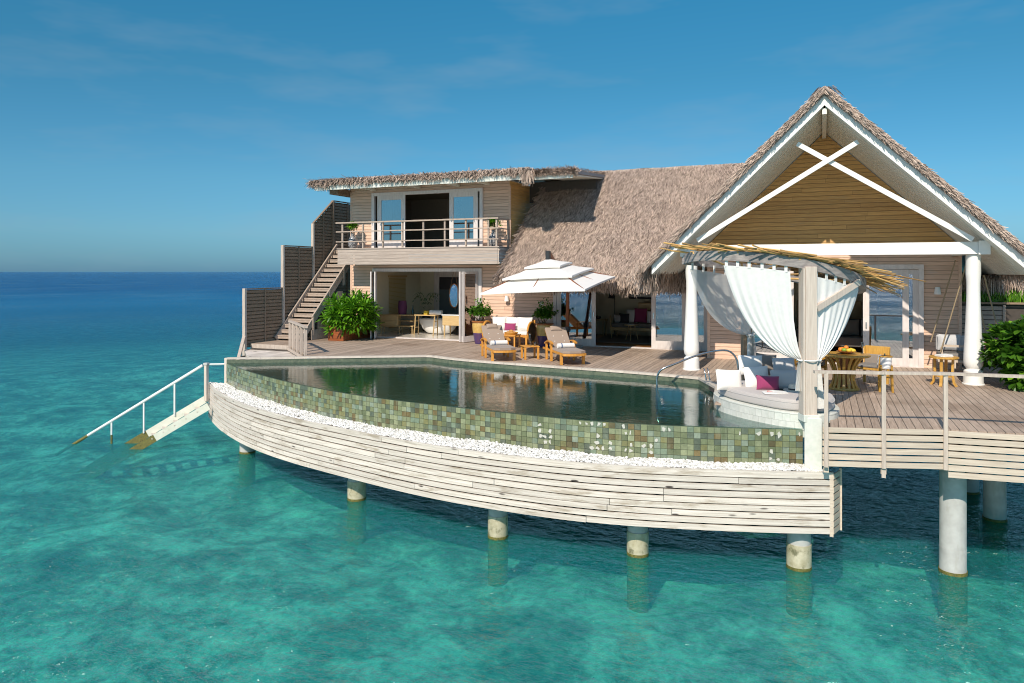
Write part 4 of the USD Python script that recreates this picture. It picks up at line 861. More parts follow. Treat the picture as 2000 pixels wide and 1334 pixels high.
MB().box(-.045, .045, -.045, .045, bt[2] - tp[2] - .1, .02, at=tp).build('post', 'post_wood', ss); MB().rbox(-.075, .075, -.06, .06, -.02, .05, .02, at=tp).build('post_cap', 'concrete', ss)
MB().cyl(tp + [0, 0, .0], P_(440, 711, 21.3), .03, n=8).build('hand_rail', 'white_paint', ss, smooth=50)
for u, vt, vb, in ((341, 748, 812), (281, 784, 846), (218, 821, 884)):
    a, b = P_(u, vt, 21.1), P_(u, vb, 21.1); mid = a + (b - a) * (1 if u > 230 else .45)
    MB().cyl(a, mid, .026, n=8).build('baluster', 'white_paint', ss, smooth=50)
    if u < 230: MB().cyl(mid, b, .028, n=8).build('mossy_baluster', 'algae', ss, smooth=50)

# ---------------------------------------------------------------- plants
def leaf_geo(L, W, curl=.25, fold=.12):
    t = np.array([0, .3, .62, .85, 1.0]); w = np.array([.12, .62, 1.0, .72, .05]) * W / 2; z = -curl * L * t ** 2 + .10 * L * t
    c = np.stack([t * L, t * 0, z], 1); l = np.stack([t * L * .99, w, z + fold * w * 2], 1); r = l * [1, -1, 1]
    v = np.vstack([c, l, r]); f = []
    for i in range(4):
        f += [[i, i + 1, 6 + i], [i, 6 + i, 5 + i], [i, 10 + i, 11 + i], [i, 11 + i, i + 1]]
    return v, np.array(f)
def orient(d, roll=0.0):
    d = d / np.linalg.norm(d); s = np.cross((0, 0, 1.0), d); s = s / np.linalg.norm(s) if np.linalg.norm(s) > 1e-4 else np.array([1.0, 0, 0]); u = np.cross(d, s)
    c, q = math.cos(roll), math.sin(roll); return np.stack([d, s * c + u * q, u * c - s * q], 1)
def shrub(name, label, cat, centre, rad, base, L, Wd, m, clusters, per, seed, parts=300, inner=.55, stems=5, up=.35, group=None, low=-.35):
    """leaf rosettes on branch ends spread through an uneven crown; the nearest leaves are pieces of their own"""
    t = thing(name, label, cat, group); g = np.random.default_rng(seed); cen = np.asarray(centre, float); rad = np.asarray(rad, float); leaves = []; tips = []
    for k in range(clusters):
        d = g.normal(0, 1, 3); d /= np.linalg.norm(d)
        if d[2] < low: d[2] *= -.5
        r = g.uniform(inner, 1.0) * (.58 + .66 * meshkit.noise(np.array(d) * 2.6 + seed, seed)); c = cen + d * rad * r; tips.append(c)
        ax = d * [1, 1, .7] + [0, 0, up] + g.normal(0, .25, 3); ax /= np.linalg.norm(ax); O = orient(ax)
        for j in range(per):
            a = j * 2.4 + g.uniform(0, .5); el = g.uniform(.25, 1.15); v = O @ np.array([math.cos(el), math.sin(el) * math.cos(a), math.sin(el) * math.sin(a)])
            V, F = leaf_geo(L * g.uniform(.7, 1.15), Wd * g.uniform(.8, 1.2), g.uniform(.1, .45)); leaves.append((np.linalg.norm((c + v * L * .5)[:2]) - .25 * (c[2] - cen[2]), V @ orient(v, g.uniform(-.5, .5)).T + c, F))
    leaves.sort(key=lambda q: q[0]); mb = MB()
    for i, (_, V, F) in enumerate(leaves):
        if i < parts: MB().add(V, F).build('leaf', m, t, smooth=True)
        else: mb.add(V, F)
    if mb.n: tag(mb.build('foliage', m, t), kind='stuff')
    sb = MB()
    for k in range(stems):
        b = np.asarray(base, float) + [g.normal(0, rad[0] * .12), g.normal(0, rad[1] * .12), 0]; e = tips[k * len(tips) // stems]; mid = (b + e) / 2 + g.normal(0, .08, 3)
        q = np.linspace(0, 1, 6)[:, None]; sb.tube((1 - q) ** 2 * b + 2 * q * (1 - q) * mid + q ** 2 * e, np.linspace(.022, .008, 6), 6)
    sb.build('stem', 'stem', t, smooth=True); return t
# wooden planter with the big shrub
pl = thing('planter_box', 'red brown wooden planter box left of the folding doors', 'planter')
bx0, bx1, by0, by1 = -16.42, -15.75, 21.55, 23.2
for k in range(6):
    z0, z1 = 2.255 + k * .088, 2.255 + k * .088 + .083
    MB().box(bx0, bx1, by0, by0 + .025, z0, z1).build('board', 'red_wood', pl); MB().box(bx1 - .025, bx1, by0 + .027, by1, z0, z1).build('board', 'red_wood', pl); MB().box(bx0, bx0 + .025, by0 + .027, by1, z0, z1).build('board', 'red_wood', pl)
MB().box(bx0 + .03, bx1 - .03, by0 + .03, by1 - .03, 2.3, 2.72).build('soil', 'soil', pl)
shrub('planter_shrub', 'large bright green shrub with long glossy leaves growing in the wooden planter box', 'shrub', (-15.92, 22.2, 3.08), (1.05, 1.05, .76), (-15.95, 22.0, 2.7), .36, .07, 'bright_leaf', 240, 11, 3, low=-.75)
# right hand shrub
shrub('broad_leaf_shrub', 'broad leaved green shrub at the right edge of the photograph behind the railing', 'shrub', P_(2018, 690, 15.4), (.85, .8, .78), np.r_[P_(2018, 692, 15.4)[:2], 2.25], .27, .125, 'deep_leaf', 200, 10, 8, low=-.95)
# glazed pots and their bushes
def pot(x, y, label):
    t = thing('glazed_pot', label, 'plant pot', 'glazed pots by the sofa', (x, y, 2.25))
    MB().lathe([(.17, 0), (.19, .01), (.255, .38)], n=24).build('blue_body', 'blue_glaze', t, smooth=40)
    MB().lathe([(.255, .38), (.285, .6), (.28, .69), (.26, .735)], n=24, cap=False).build('yellow_shoulder', 'yellow_glaze', t, smooth=40)
    MB().lathe([(.26, .735), (.30, .745), (.305, .775), (.29, .79), (.25, .785), (.24, .7)], n=24).build('rim', 'rust_glaze', t, smooth=40)
    MB().cyl((0, 0, .7), (0, 0, .72), .24, n=20).build('soil', 'soil', t); return t
for (u, v, lb, lb2, sd) in ((938, 671, 'yellow and cobalt glazed pot standing by the right folding door', 'bushy dark green plant in the pot by the folding door', 21),
                            (1064, 677.5, 'yellow and cobalt glazed pot beside the umbrella pole', 'upright dark green plant in the pot beside the umbrella pole', 22)):
    p = deck_at(u, v); pot(p[0], p[1], lb)
    shrub('potted_bush', lb2, 'potted plant', p + [0, 0, 1.05], (.46, .42, .30), p + [0, 0, .7], .10, .06, 'deep_leaf', 170, 8, sd, parts=300, inner=.3, stems=5, group='bushes in glazed pots')
    t = stage.GetPrimAtPath('/World/potted_bush' + ('' if sd == 21 else '_001'))
    g = np.random.default_rng(sd); mb = MB()
    for dx, dz in (((-.12, 1.55), (.05, 1.5), (.33, 1.42)) if sd == 21 else ((-.18, 1.5), (.12, 1.62), (.2, 1.45))):
        for k in range(60):
            f = g.uniform(.35, 1); c = p + [dx * f + g.normal(0, .06), g.normal(0, .07), .75 + (dz - .75) * f + g.normal(0, .05)]; V, F = leaf_geo(.085, .05); mb.add(V @ orient(g.normal(0, 1, 3) + [0, 0, .5]).T + c, F)
    tag(mb.build('sprig', 'deep_leaf', t), kind='stuff')

# ---------------------------------------------------------------- loungers
LA = math.atan2(.56, .83) - PI / 2     # the lounger's own y axis (foot to head) turned in plan
head = np.array([-.60, .80]); ang_l = math.degrees(math.atan2(head[1], head[0]) - PI / 2)
def lounger():
    t = thing('sun_lounger', 'teak sun lounger with taupe mattress, the one nearer the folding doors', 'sun lounger', 'teak loungers beside the pool', (0, 0, 0))
    wd = .31
    for s in (-1, 1):
        MB().rbox(s * wd - .02, s * wd + .02, -.25, 1.65, .255, .315, .008).build('side_rail', 'teak', t)
        MB().rbox(s * wd - .035, s * wd + .035, -.1, -.02, 0, .29, .008).build('front_leg', 'teak', t); MB().rbox(s * (wd + .02) - .03, s * (wd + .02) + .03, .75, .83, 0, .52, .008).build('arm_post', 'teak', t)
        MB().rbox(s * (wd + .02) - .03, s * (wd + .02) + .03, 1.22, 1.29, 0, .48, .008).build('rear_leg', 'teak', t)
        q = np.linspace(0, 1, 9); pts = np.stack([q * 0 + s * (wd + .035), .66 + q * .68, .50 + .07 * np.sin(q * PI) - .05 * q], 1)
        for a, b in zip(pts[:-1], pts[1:]): pass
        mb = MB()
        for a, b in zip(pts[:-1], pts[1:]): mb.bar(a, b, .075, .03, ext=.006)
        mb.build('arm_rest', 'teak', t)
    q = np.linspace(-1, 1, 9); mb = MB()
    for a, b in zip(q[:-1], q[1:]): mb.bar((a * wd, -.25 - .09 * (1 - a * a), .285), (b * wd, -.25 - .09 * (1 - b * b), .285), .035, .06, ext=.004)
    mb.build('curved_foot_rail', 'teak', t)
    for k in range(7): MB().box(-wd, wd, -.2 + k * .16, -.09 + k * .16, .30, .318).build('seat_slat', 'teak', t)
    poly = [(-.31, -.22), (-.16, -.315), (.16, -.315), (.31, -.22), (.31, .98), (-.31, .98)]
    MB().prism(poly, .322, .385).build('seat_mattress', 'lounger_cloth', t)
    bt = math.radians(41); bl = .76; R = rotx(bt)
    m = MB(); m.rbox(-.31, .31, 0, bl, -.005, .06, .02, R=R, at=(0, .96, .345)); m.build('back_mattress', 'lounger_cloth', t, smooth=30)
    m = MB(); m.box(-.30, .30, 0, bl, -.035, -.012, R=R, at=(0, .96, .345)); m.build('back_frame', 'teak', t)
    m = MB(); m.pillow(.34, .17, .09, at=(0, 0, 0)); m.move(rotx(bt - PI / 2)).move(None, np.array([0, .96, .345]) + R @ np.array([0, bl - .06, .085])); m.build('head_pillow', 'lounger_cloth', t, smooth=True)
    for x in (-.14, .14):
        for y in (.2, .4): m = MB(); m.ball((0, 0, 0), .014, 1); m.move(None, np.array([0, .96, .345]) + R @ np.array([x, y, .062])); m.build('button', 'cushion_white', t)
    return t
lo = lounger()
pts_l = [np.array([-8.22, 18.62]), np.array([-6.19, 18.60])]
lo.GetAttribute('xformOp:translate').Set(Gf.Vec3d(pts_l[0][0], pts_l[0][1], 2.252)); UsdGeom.Xformable(lo).AddRotateZOp().Set(ang_l)
copy(lo, (pts_l[1][0], pts_l[1][1], 2.252), ang_l, 'teak sun lounger with taupe mattress, the one nearer the umbrella pole', 'teak loungers beside the pool')
Rl = rotz(math.radians(ang_l))
for p, lb in zip(pts_l, ('rolled white towel with blue stripe on the lounger nearer the planter', 'rolled white towel with blue stripe on the lounger nearer the umbrella pole')):
    t = thing('rolled_towel', lb, 'towel', 'rolled towels on the loungers'); c = np.r_[p, 2.252] + Rl @ np.array([.02, .55, .45]); ax = Rl @ np.array([1, .1, 0]); 
    f = lambda x: c + ax * x
    MB().cyl(f(-.25), f(-.16), .065, .068, 16).build('roll_end', 'cushion_white', t, smooth=50); MB().cyl(f(-.16), f(-.125), .0685, n=16).build('stripe', 'blue_band', t, smooth=50); MB().cyl(f(-.125), f(.23), .068, .066, 16).build('roll', 'cushion_white', t, smooth=50)
c = deck_at(1035, 700.5)
stb = thing('side_table', 'small square teak table between the two loungers', 'side table', None, c, ang_l)
for k in range(5): MB().rbox(-.23 + k * .093, -.23 + k * .093 + .087, -.23, .23, .35, .375, .004).build('top_slat', 'teak', stb)
for sx in (-1, 1):
    for sy in (-1, 1): MB().rbox(sx * .19 - .028, sx * .19 + .028, sy * .19 - .028, sy * .19 + .028, 0, .348, .006).build('leg', 'teak', stb)
    MB().box(sx * .19 - .01, sx * .19 + .01, -.16, .16, .28, .345).build('apron', 'teak', stb)
b = thing('glass_bottle', 'tall clear glass bottle on the small teak table', 'bottle', None, c + [-.02, .05, .375]); MB().lathe([(.035, 0), (.04, .01), (.04, .2), (.032, .25), (.028, .3)], n=14).build('bottle_body', 'drinking_glass', b, smooth=40); MB().cyl((0, 0, .3), (0, 0, .33), .03, n=12).build('stopper', 'steel', b, smooth=40)
b = thing('glass_tumbler', 'small glass beside the bottle on the teak table', 'glass', None, c + [.16, -.02, .375]); MB().lathe([(.03, 0), (.04, .1), (.036, .1), (.027, .008)], n=14).build('tumbler_body', 'drinking_glass', b, smooth=40)

# ---------------------------------------------------------------- cushioned sofa by the wall
sx0, sx1 = -10.55, -8.95; sy = 22.9
so = thing('wooden_sofa', 'teak sofa with round wicker arms and white cushions against the timber wall', 'sofa')
MB().rbox(sx0, sx1, sy - .62, sy + .1, 2.25 + .30, 2.25 + .38, .01).build('seat_frame', 'teak', so)
for x in (sx0 + .05, sx1 - .05):
    for y in (sy - .58, sy + .05): MB().rbox(x - .035, x + .035, y - .035, y + .035, 2.25, 2.56, .008).build('leg', 'teak', so)
MB().rbox(sx0 + .03, sx1 - .03, sy - .6, sy, 2.63, 2.75, .04).build('seat_cushion', 'cushion_white', so, smooth=35)
MB().box(sx0, sx1, sy + .08, sy + .13, 2.6, 3.1).build('back_frame', 'teak', so)
for x in (sx0 - .02, sx1 + .02):
    q = np.linspace(0, 2 * PI, 25)[:-1]; m = MB(); m.tube(np.stack([q * 0 + x, sy - .3 + .36 * np.cos(q), 2.72 + .33 * np.sin(q)], 1), .035, 8, True); m.build('arm_hoop', 'teak', so, smooth=40)
    MB().cyl((x - .02, sy - .3, 2.72), (x + .02, sy - .3, 2.72), .335, n=24).build('arm_weave', 'wicker', so)
def cushion(label, m, w, h, t, at, tilt=.25, turn=0, roll=0.0, group=None, cat='cushion'):
    o = thing('cushion', label, cat, group); mb = MB(); mb.pillow(w, h, t); mb.move(rotz(turn) @ rotx(-tilt) @ roty(roll), at); mb.build('cover', m, o, smooth=True); return o
for k, (x, lb) in enumerate(((-10.2, 'white back cushion at the left end of the wooden sofa'), (-9.72, 'white back cushion in the middle of the wooden sofa'), (-9.26, 'white back cushion at the right end of the wooden sofa'))):
    cushion(lb, 'cushion_white', .52, .46, .2, (x, sy - .05, 2.97), .2, (.5, 0, -.1)[k], group='back cushions of the sofa')
cushion('magenta lumbar cushion on the wooden sofa', 'magenta_cloth', .42, .26, .14, (-9.72, sy - .28, 2.87), .25)
c = deck_at(1003, 675); c = np.array([-9.45, 21.9, 2.25])
ct = thing('coffee_table', 'low teak table in front of the wooden sofa', 'coffee table', None, c)
MB().rbox(-.45, .33, -.25, .25, .40, .44, .01).build('table_top', 'teak', ct)
for sx in (-.41, .29):
    for y in (-.21, .21): MB().rbox(sx - .025, sx + .025, y - .025, y + .025, 0, .40, .006).build('leg', 'teak', ct)
fb = thing('wooden_tray', 'round wooden tray on the low teak table by the sofa', 'tray', None, c + [.1, -.05, .44]); MB().lathe([(.05, 0), (.2, .005), (.23, .07), (.22, .07), (.19, .02), (.05, .015)], n=20).build('tray_body', 'teak', fb, smooth=40)
g = np.random.default_rng(9)
for k in range(7):
    a = k * 2 * PI / 6; p = c + [.1 + (.1 * math.cos(a) if k < 6 else 0), -.05 + (.1 * math.sin(a) if k < 6 else 0), .50 + (0 if k < 6 else .05)]
    o = thing('bread_roll', 'golden bread roll piled in the tray by the sofa', 'bread', 'bread rolls in the tray'); m = MB(); m.ball(p, (.075, .055, .045), 2); m.build('crust', 'bread', o, smooth=True)
o = thing('dark_bowl', 'small dark bowl of fruit left of the bread tray', 'bowl', None, c + [-.3, -.02, .44]); MB().lathe([(.04, 0), (.09, .05), (.085, .05), (.04, .01)], n=16).build('bowl_body', 'wicker', o, smooth=40)
m = MB(); [m.ball((.04 * math.cos(k * 1.26), .04 * math.sin(k * 1.26), .06), .03, 1) for k in range(5)]; m.build('fruit', 'dark_fabric', o, smooth=True)

# ---------------------------------------------------------------- cantilever umbrella
um = thing('cantilever_umbrella', 'large white three tiered cantilever umbrella on a leaning wooden pole', 'umbrella')
apex = np.array([-7.38, 20.0, 5.06]); R_u = rotx(.105) @ roty(-.045)
def tier(hw, zr, zi, hi):
    """one square tier of cloth from rim half width hw at height zr up to hi at zi, sagging between the ribs"""
    V = []; n = 9
    for s in range(4):
        a = rotz(s * PI / 2); q = np.linspace(-1, 1, n)
        for r_, z_ in ((1.0, zr), (.5, (zr + zi) / 2 - .02), (0.0, zi)):
            w = hi + (hw - hi) * r_; P = np.stack([q * w, q * 0 - w, z_ + .05 * r_ * (q ** 2 - 1) * -.35], 1); V.append(P @ a.T)
    return [np.stack(V[3 * s:3 * s + 3], 0) for s in range(4)]
for hw, zr, zi, hi in ((1.55, -.70, -.36, .72), (1.05, -.37, -.14, .36), (.55, -.12, .05, .03)):
    mb = MB()
    for G in tier(hw, zr, zi, hi):
        G2 = G @ R_u.T + apex; mb.grid(G2, True)
        rim = np.stack([G2[0], G2[0] - [0, 0, .05]], 0); mb.grid(rim, False)
    mb.build('canopy_tier', 'umbrella_cloth', um, smooth=25)
for s in range(4):
    for sx in (0, 1):
        d = rotz(s * PI / 2) @ (np.array([1.0, -1, 0]) if sx else np.array([0, -1.0, 0])); a, b = np.array([0, 0, -.06]), d * 1.5 + [0, 0, -.70]
        MB().bar(R_u @ a + apex, R_u @ b + apex, .025, .035).build('rib', 'pole_wood', um)
base = np.array([-7.62, 22.45, 2.25]); knee = np.array([-7.28, 20.75, 5.12])
MB().cyl(base, base + (np.array([-7.45, 22.0, 4.35]) - base), .06, .055, 14).build('pole', 'pole_wood', um, smooth=50)
MB().bar(np.array([-7.45, 22.0, 4.33]), apex + [0, .1, .22], .07, .11, ext=.02).build('boom', 'pole_wood', um)
MB().rbox(-.06, .06, -.1, .06, .0, .26, .015, at=apex + [0, .02, .03]).build('head_bracket', 'black_metal', um)
MB().cyl(base + [.05, -.12, .62], base + [.0, -.42, .52], .018, n=8).build('crank', 'black_metal', um); MB().rbox(-.08, .08, -.09, .09, .55, .72, .02, at=base + (np.array([.17, -.45, 0]) * .3)).build('clamp', 'black_metal', um)
MB().rbox(-.4, .4, -.4, .4, 0, .08, .02, at=base).build('base_plate', 'concrete', um)

# ---------------------------------------------------------------- pool hand rail
hp = [P_(1338, 815, 15.0) * 0 + np.r_[deck_at(1283, 733)[:2] + [.04, -.35], 1.2]]
a0 = deck_at(1283, 738); a0 = np.array([-3.62, 17.2, 2.25])
pts = [a0 + [.05, -.75, -1.2], a0 + [.02, -.55, -.6], a0 + [0, -.28, -.1], a0 + [0, -.22, .1]]
q0 = np.array([a0[0], a0[1] - .2, 2.42]); top_pts = [(1284, 735), (1287, 727), (1310, 714), (1345, 700), (1380, 689), (1405, 684.5), (1424, 686), (1436, 697), (1441, 712)]
Ys = np.interp(np.linspace(0, 1, 9), [0, 1], [17.2, 16.0])
hpts = [on_y(u, v, y) for (u, v), y in zip(top_pts, [17.0, 17.0, 17.1, 17.3, 17.5, 17.65, 17.75, 17.8, 17.8])]
down = [hpts[0] + [0, -.02, -.3], hpts[0] + [0.0, -.05, -.8], hpts[0] + [.2, -.3, -1.25]]
ht = thing('pool_hand_rail', 'curved stainless steel hand rail rising out of the pool to the deck', 'hand rail')
MB().tube(spline(np.array(down[::-1] + hpts + [np.r_[hpts[-1][:2] + [.02, .02], 2.25]]), 60), .024, 10).build('rail_tube', 'steel', ht, smooth=True)
MB().cyl(np.r_[hpts[-1][:2] + [.02, .02], 2.251], np.r_[hpts[-1][:2] + [.02, .02], 2.27], .055, n=14).build('flange', 'steel', ht)

lp = thing('pool_step_handle', 'small pair of dark curved grab handles at the pool corner beside the daybed', 'grab handle')
for du in (0, 7):
    a = deck_at(1379 + du, 744); MB().tube(np.array([a + [0, 0, 0], a + [-.02, .02, .16], a + [-.05, .06, .26], a + [-.07, .12, .27]]), .013, 8).build('handle', 'steel', lp, smooth=True)
# ---------------------------------------------------------------- daybed under the pergola
bc = np.r_[BED_C, 0]
db = thing('daybed', 'round daybed with a grey mattress on a white tiled plinth at the pool edge', 'daybed')
mat('plinth_body', (.55, .58, .52), (.46, .5, .44), rough=.5)
bed_o = spline([(-1.97, 14.75), (-1.8, 14.28), (-1.42, 13.79), (-.97, 13.43), (-.56, 13.22), (-.22, 13.2), (.08, 13.28), (.25, 13.62), (.27, 14.1), (.1, 14.7), (-.3, 15.2), (-.9, 15.45), (-1.5, 15.35), (-1.86, 15.12), (-1.97, 14.75)], 121)[:-1]
bcen = bed_o.mean(0)
def bed_ring(inset, z):
    d = bed_o - bcen; L = np.linalg.norm(d, axis=1, keepdims=True); p = bcen + d * (1 - inset / L); return np.c_[np.vstack([p, p[:1]]), np.full(len(p) + 1, z)]
def bed_shell(rows, name, m, **k): return MB().grid(np.stack([bed_ring(i, z) for i, z in rows], 0)).build(name, m, db, smooth=40)
RIM = 2.36
bed_shell([(.012, 1.95), (.012, RIM - .03), (.3, RIM - .03)], 'plinth', 'plinth_body')
bed_shell([(.0, RIM - .03), (.0, RIM - .008), (.012, RIM), (.25, RIM)], 'rim', 'daybed_tile')
bl_ = np.r_[0, np.cumsum(np.linalg.norm(np.diff(np.vstack([bed_o, bed_o[:1]]), axis=0), axis=1))]
def bedp(s, off):
    q = np.vstack([bed_o, bed_o[:1]]); p = np.array([np.interp(s % bl_[-1], bl_, q[:, k]) for k in (0, 1)]); d = (p - bcen) / np.linalg.norm(p - bcen); return p + d * off
nt = 54
for r in range(2):
    for k in range(nt):
        s0, s1 = (k + .5 * r) * bl_[-1] / nt + .0015, (k + 1 + .5 * r) * bl_[-1] / nt - .0015
        if bedp((s0 + s1) / 2, 0)[1] > 14.9: continue
        zz0, zz1 = RIM - .034 - (r + 1) * .125 + .0015, RIM - .034 - r * .125 - .0015; o = rnd.uniform(0, .003)
        c = [bedp(s0, -.015), bedp(s1, -.015), bedp(s1, o), bedp(s0, o)]
        MB().add([np.r_[q, zz0] for q in c] + [np.r_[q, zz1] for q in c], BOXF[:, ::-1]).build('plinth_tile', 'daybed_tile', db)
MT = 2.575
bed_shell([(.16, RIM + .003), (.11, RIM + .02), (.085, RIM + .05), (.085, MT - .06), (.11, MT - .02), (.17, MT - .004), (.5, MT + .005), (.93, MT + .008)], 'mattress', 'mattress_cloth')
bed_shell([(.087, MT - .075), (.076, MT - .068), (.087, MT - .061)], 'piping', 'mattress_cloth')
# pillows: placed on the mattress, facing the camera side
def on_bed(u, v, Y): return cam_pt((u - 1000) / FPX * Y, Y, CAM_Z - (v - 530) / FPX * Y)
tf = math.radians(YAW)
for u, v, Y, w, h, m, lb, turn, roll in (
    (1466, 713, 14.4, .50, .40, 'cushion_white', 'off white pillow in the back row, left on the daybed', .05, .03),
    (1497, 712, 14.5, .44, .44, 'cushion_taupe', 'taupe pillow in the middle of the back row on the daybed', .15, .12),
    (1531, 716, 14.25, .44, .36, 'cushion_grey', 'grey pillow in the back row, right on the daybed', -.1, -.04),
    (1424, 742, 13.75, .52, .40, 'cushion_white', 'white pillow at the front left of the daybed', .15, .05),
    (1478, 738, 13.75, .50, .44, 'cushion_white', 'white pillow behind the magenta pillow on the daybed', .1, -.04),
    (1531, 742, 13.6, .50, .38, 'cushion_grey', 'pale grey pillow beside the post on the daybed', -.1, .0),
    (1499.5, 748, 13.35, .42, .27, 'magenta_cloth', 'magenta pillow at the front of the daybed', -.05, .05)):
    cushion(lb, m, w, h, .17, on_bed(u, v, Y), .28, tf + turn, roll, 'pillows on the daybed', 'pillow')
c = on_z(1511, 767.5, MT + .006)
mg = thing('open_magazine', 'open magazine with a red picture lying on the daybed', 'magazine', None, c, YAW)
MB().add([(-.2, -.11, 0), (0.02, -.13, .0), (.02, .11, .02), (-.18, .1, .0), (-.2, -.11, .012), (0.02, -.13, .022), (.02, .11, .035), (-.18, .1, .012)], BOXF).build('left_page', 'paper', mg)
MB().add([(.022, -.13, 0), (.24, -.06, 0), (.26, .13, 0), (.022, .11, .0), (.022, -.13, .022), (.24, -.06, .012), (.26, .13, .012), (.022, .11, .035)], BOXF).build('right_page', 'paper', mg)
q = np.linspace(0, 2 * PI, 16)[:-1]; MB().tube(np.stack([-.06 + .045 * np.cos(q), .03 + .04 * np.sin(q), .0225 + q * 0], 1), .008, 5, True).build('red_picture', 'red_ink', mg)
c = on_z(1551, 763, MT + .006)
ha = thing('sun_hat', 'pale straw hat with a dark band lying on the daybed beside the post', 'hat', None, c)
MB().lathe([(.19, 0), (.19, .01), (.1, .015), (.095, .09), (.07, .12), (.01, .125)], n=24).build('hat_body', 'hat_straw', ha, smooth=40); MB().lathe([(.101, .02), (.1, .045)], n=24, cap=False).build('hat_band', 'dark_fabric', ha, smooth=True)
# pergola
pg = thing('pergola', 'rustic pergola with a curved beam and a roof of loose sticks over the daybed', 'pergola')
P1 = np.array([-.2, 13.12]); rr = np.array([_C, _S]); tw = np.array([_S, -_C])
Rz = rotz(tf)
MB().rbox(-.098, .098, -.098, .098, 2.36, 4.83, .012, R=Rz, at=np.r_[P1, 0]).build('front_post', 'post_wood', pg)
MB().rbox(-.135, .135, -.12, .14, 2.25, 2.37, .012, R=Rz, at=np.r_[P1, 0]).build('pedestal', 'daybed_tile', pg)
MB().box(-.135, -.108, -.1, .1, 2.37, 4.8, R=Rz, at=np.r_[P1, 0]).build('side_board', 'post_wood', pg)
P2 = np.array([-1.42, 15.5]); MB().rbox(-.09, .09, -.09, .09, 2.25, 4.9, .012, R=Rz, at=np.r_[P2, 0]).build('back_post', 'brown_post', pg)
def ring(s, k=1.0):
    """point over the beam's arc, s from -1 (left) to 1 (right)"""
    xy = BED_C + rr * (1.62 * k * math.sin(s * PI / 2)) + tw * (1.3 * k * math.cos(s * PI / 2) - .02)
    return np.r_[xy, 4.71 - .26 * math.sin(s * PI / 2) + .18 * math.cos(s * PI / 2) - .03 * max(0, math.sin(s * PI / 2))]
ss_ = np.linspace(-1.02, 1.02, 44); arc = np.array([ring(s) for s in ss_]); nx = np.array([np.r_[(BED_C - ring(s)[:2]) / np.linalg.norm(BED_C - ring(s)[:2]), 0] for s in ss_])
mb = MB(); H2, T2 = .085, .10; ringv = [arc - [0, 0, H2], arc + [0, 0, H2], arc + [0, 0, H2] + nx * T2, arc - [0, 0, H2] + nx * T2, arc - [0, 0, H2]]
mb.grid(np.stack(ringv, 0))
for q in (0, -1): mb.add([r_[q] for r_ in ringv[:4]], [[0, 1, 2], [0, 2, 3]] if q else [[0, 2, 1], [0, 3, 2]])
mb.build('curved_beam', 'ring_beam', pg, smooth=35)
MB().bar(ring(-1) - [0, 0, .02], np.r_[P2, 4.82], .1, .14).build('tie_beam', 'ring_beam', pg); MB().bar(np.r_[P2, 4.76], ring(1) - [0, 0, .02], .09, .12).build('tie_beam', 'ring_beam', pg)
MB().bar(np.r_[P1 + rr * .09 + tw * .06, 4.13], ring(.5) + np.r_[tw * .03, -.06], .08, .1).build('brace', 'post_wood', pg)
for k in range(5):   # rafters under the sticks
    a = ring(-.8 + k * .4); e = np.r_[BED_C + (a[:2] - BED_C) * .0 - tw * .75 + rr * (-.6 + .3 * k), 4.85 - .06 * k]; MB().cyl(a + [0, 0, .07], e, .025, .02, 8).build('rafter', 'stick', pg)
sk_ = part(pg, 'stick_roof'); g = np.random.default_rng(31); mbs = MB()
for k in range(190):
    s = g.uniform(-1, 1.0); kk = math.sqrt(g.uniform(.12, 1.12)); t = math.cos(s * PI / 2); c = ring(s, kk)
    c[2] = 4.71 - .26 * math.sin(s * PI / 2) * kk + .16 * math.cos(s * PI / 2) * kk + .11 + g.uniform(0, .07)
    d = np.r_[rr + tw * g.normal(-.12 + .1 * s, .3), -.165 + g.normal(0, .05)]; L = g.uniform(.6, 1.4) * (.62 if s < -.55 else 1); d /= np.linalg.norm(d)
    c = c + d * g.uniform(-.3, .3); bow = np.array([0, 0, g.uniform(-.03, .03)])
    pts = np.stack([c - d * L / 2, c + bow, c + d * L / 2]); r = g.uniform(.009, .02)
    if k < 150: MB().tube(pts, [r, r, r * .6], 5).build('stick', 'stick', sk_)
    else: mbs.tube(pts, [r, r, r * .6], 5)
for k in range(44): # dense bundle at the right
    c = ring(g.uniform(.55, 1.0), g.uniform(.9, 1.12)) + [0, 0, .10 + g.uniform(-.02, .06)]; d = np.r_[rr + tw * g.normal(-.05, .22), -.28 + g.normal(0, .12)]; d /= np.linalg.norm(d); L = g.uniform(.5, 1.1); r = g.uniform(.008, .015)
    mbs.tube(np.stack([c - d * L / 2, c + d * .05, c + d * (L / 2 + .1)]), [r, r, r * .6], 5)
tag(mbs.build('loose_sticks', 'stick', sk_), kind='stuff')
sp = thing('spot_light', 'small white spot light fixed to the brown back post', 'spot light'); q = np.r_[P2, 4.12] + np.r_[tw * .13 + rr * .05, 0]
MB().cyl(q, q + np.r_[tw * .16 + rr * .06, -.05], .045, n=12).build('lamp_barrel', 'white_paint', sp, smooth=40); MB().cyl(q + [0, 0, .07], q + np.r_[tw * .05, .08], .05, n=12).build('lamp_base', 'white_paint', sp, smooth=40)
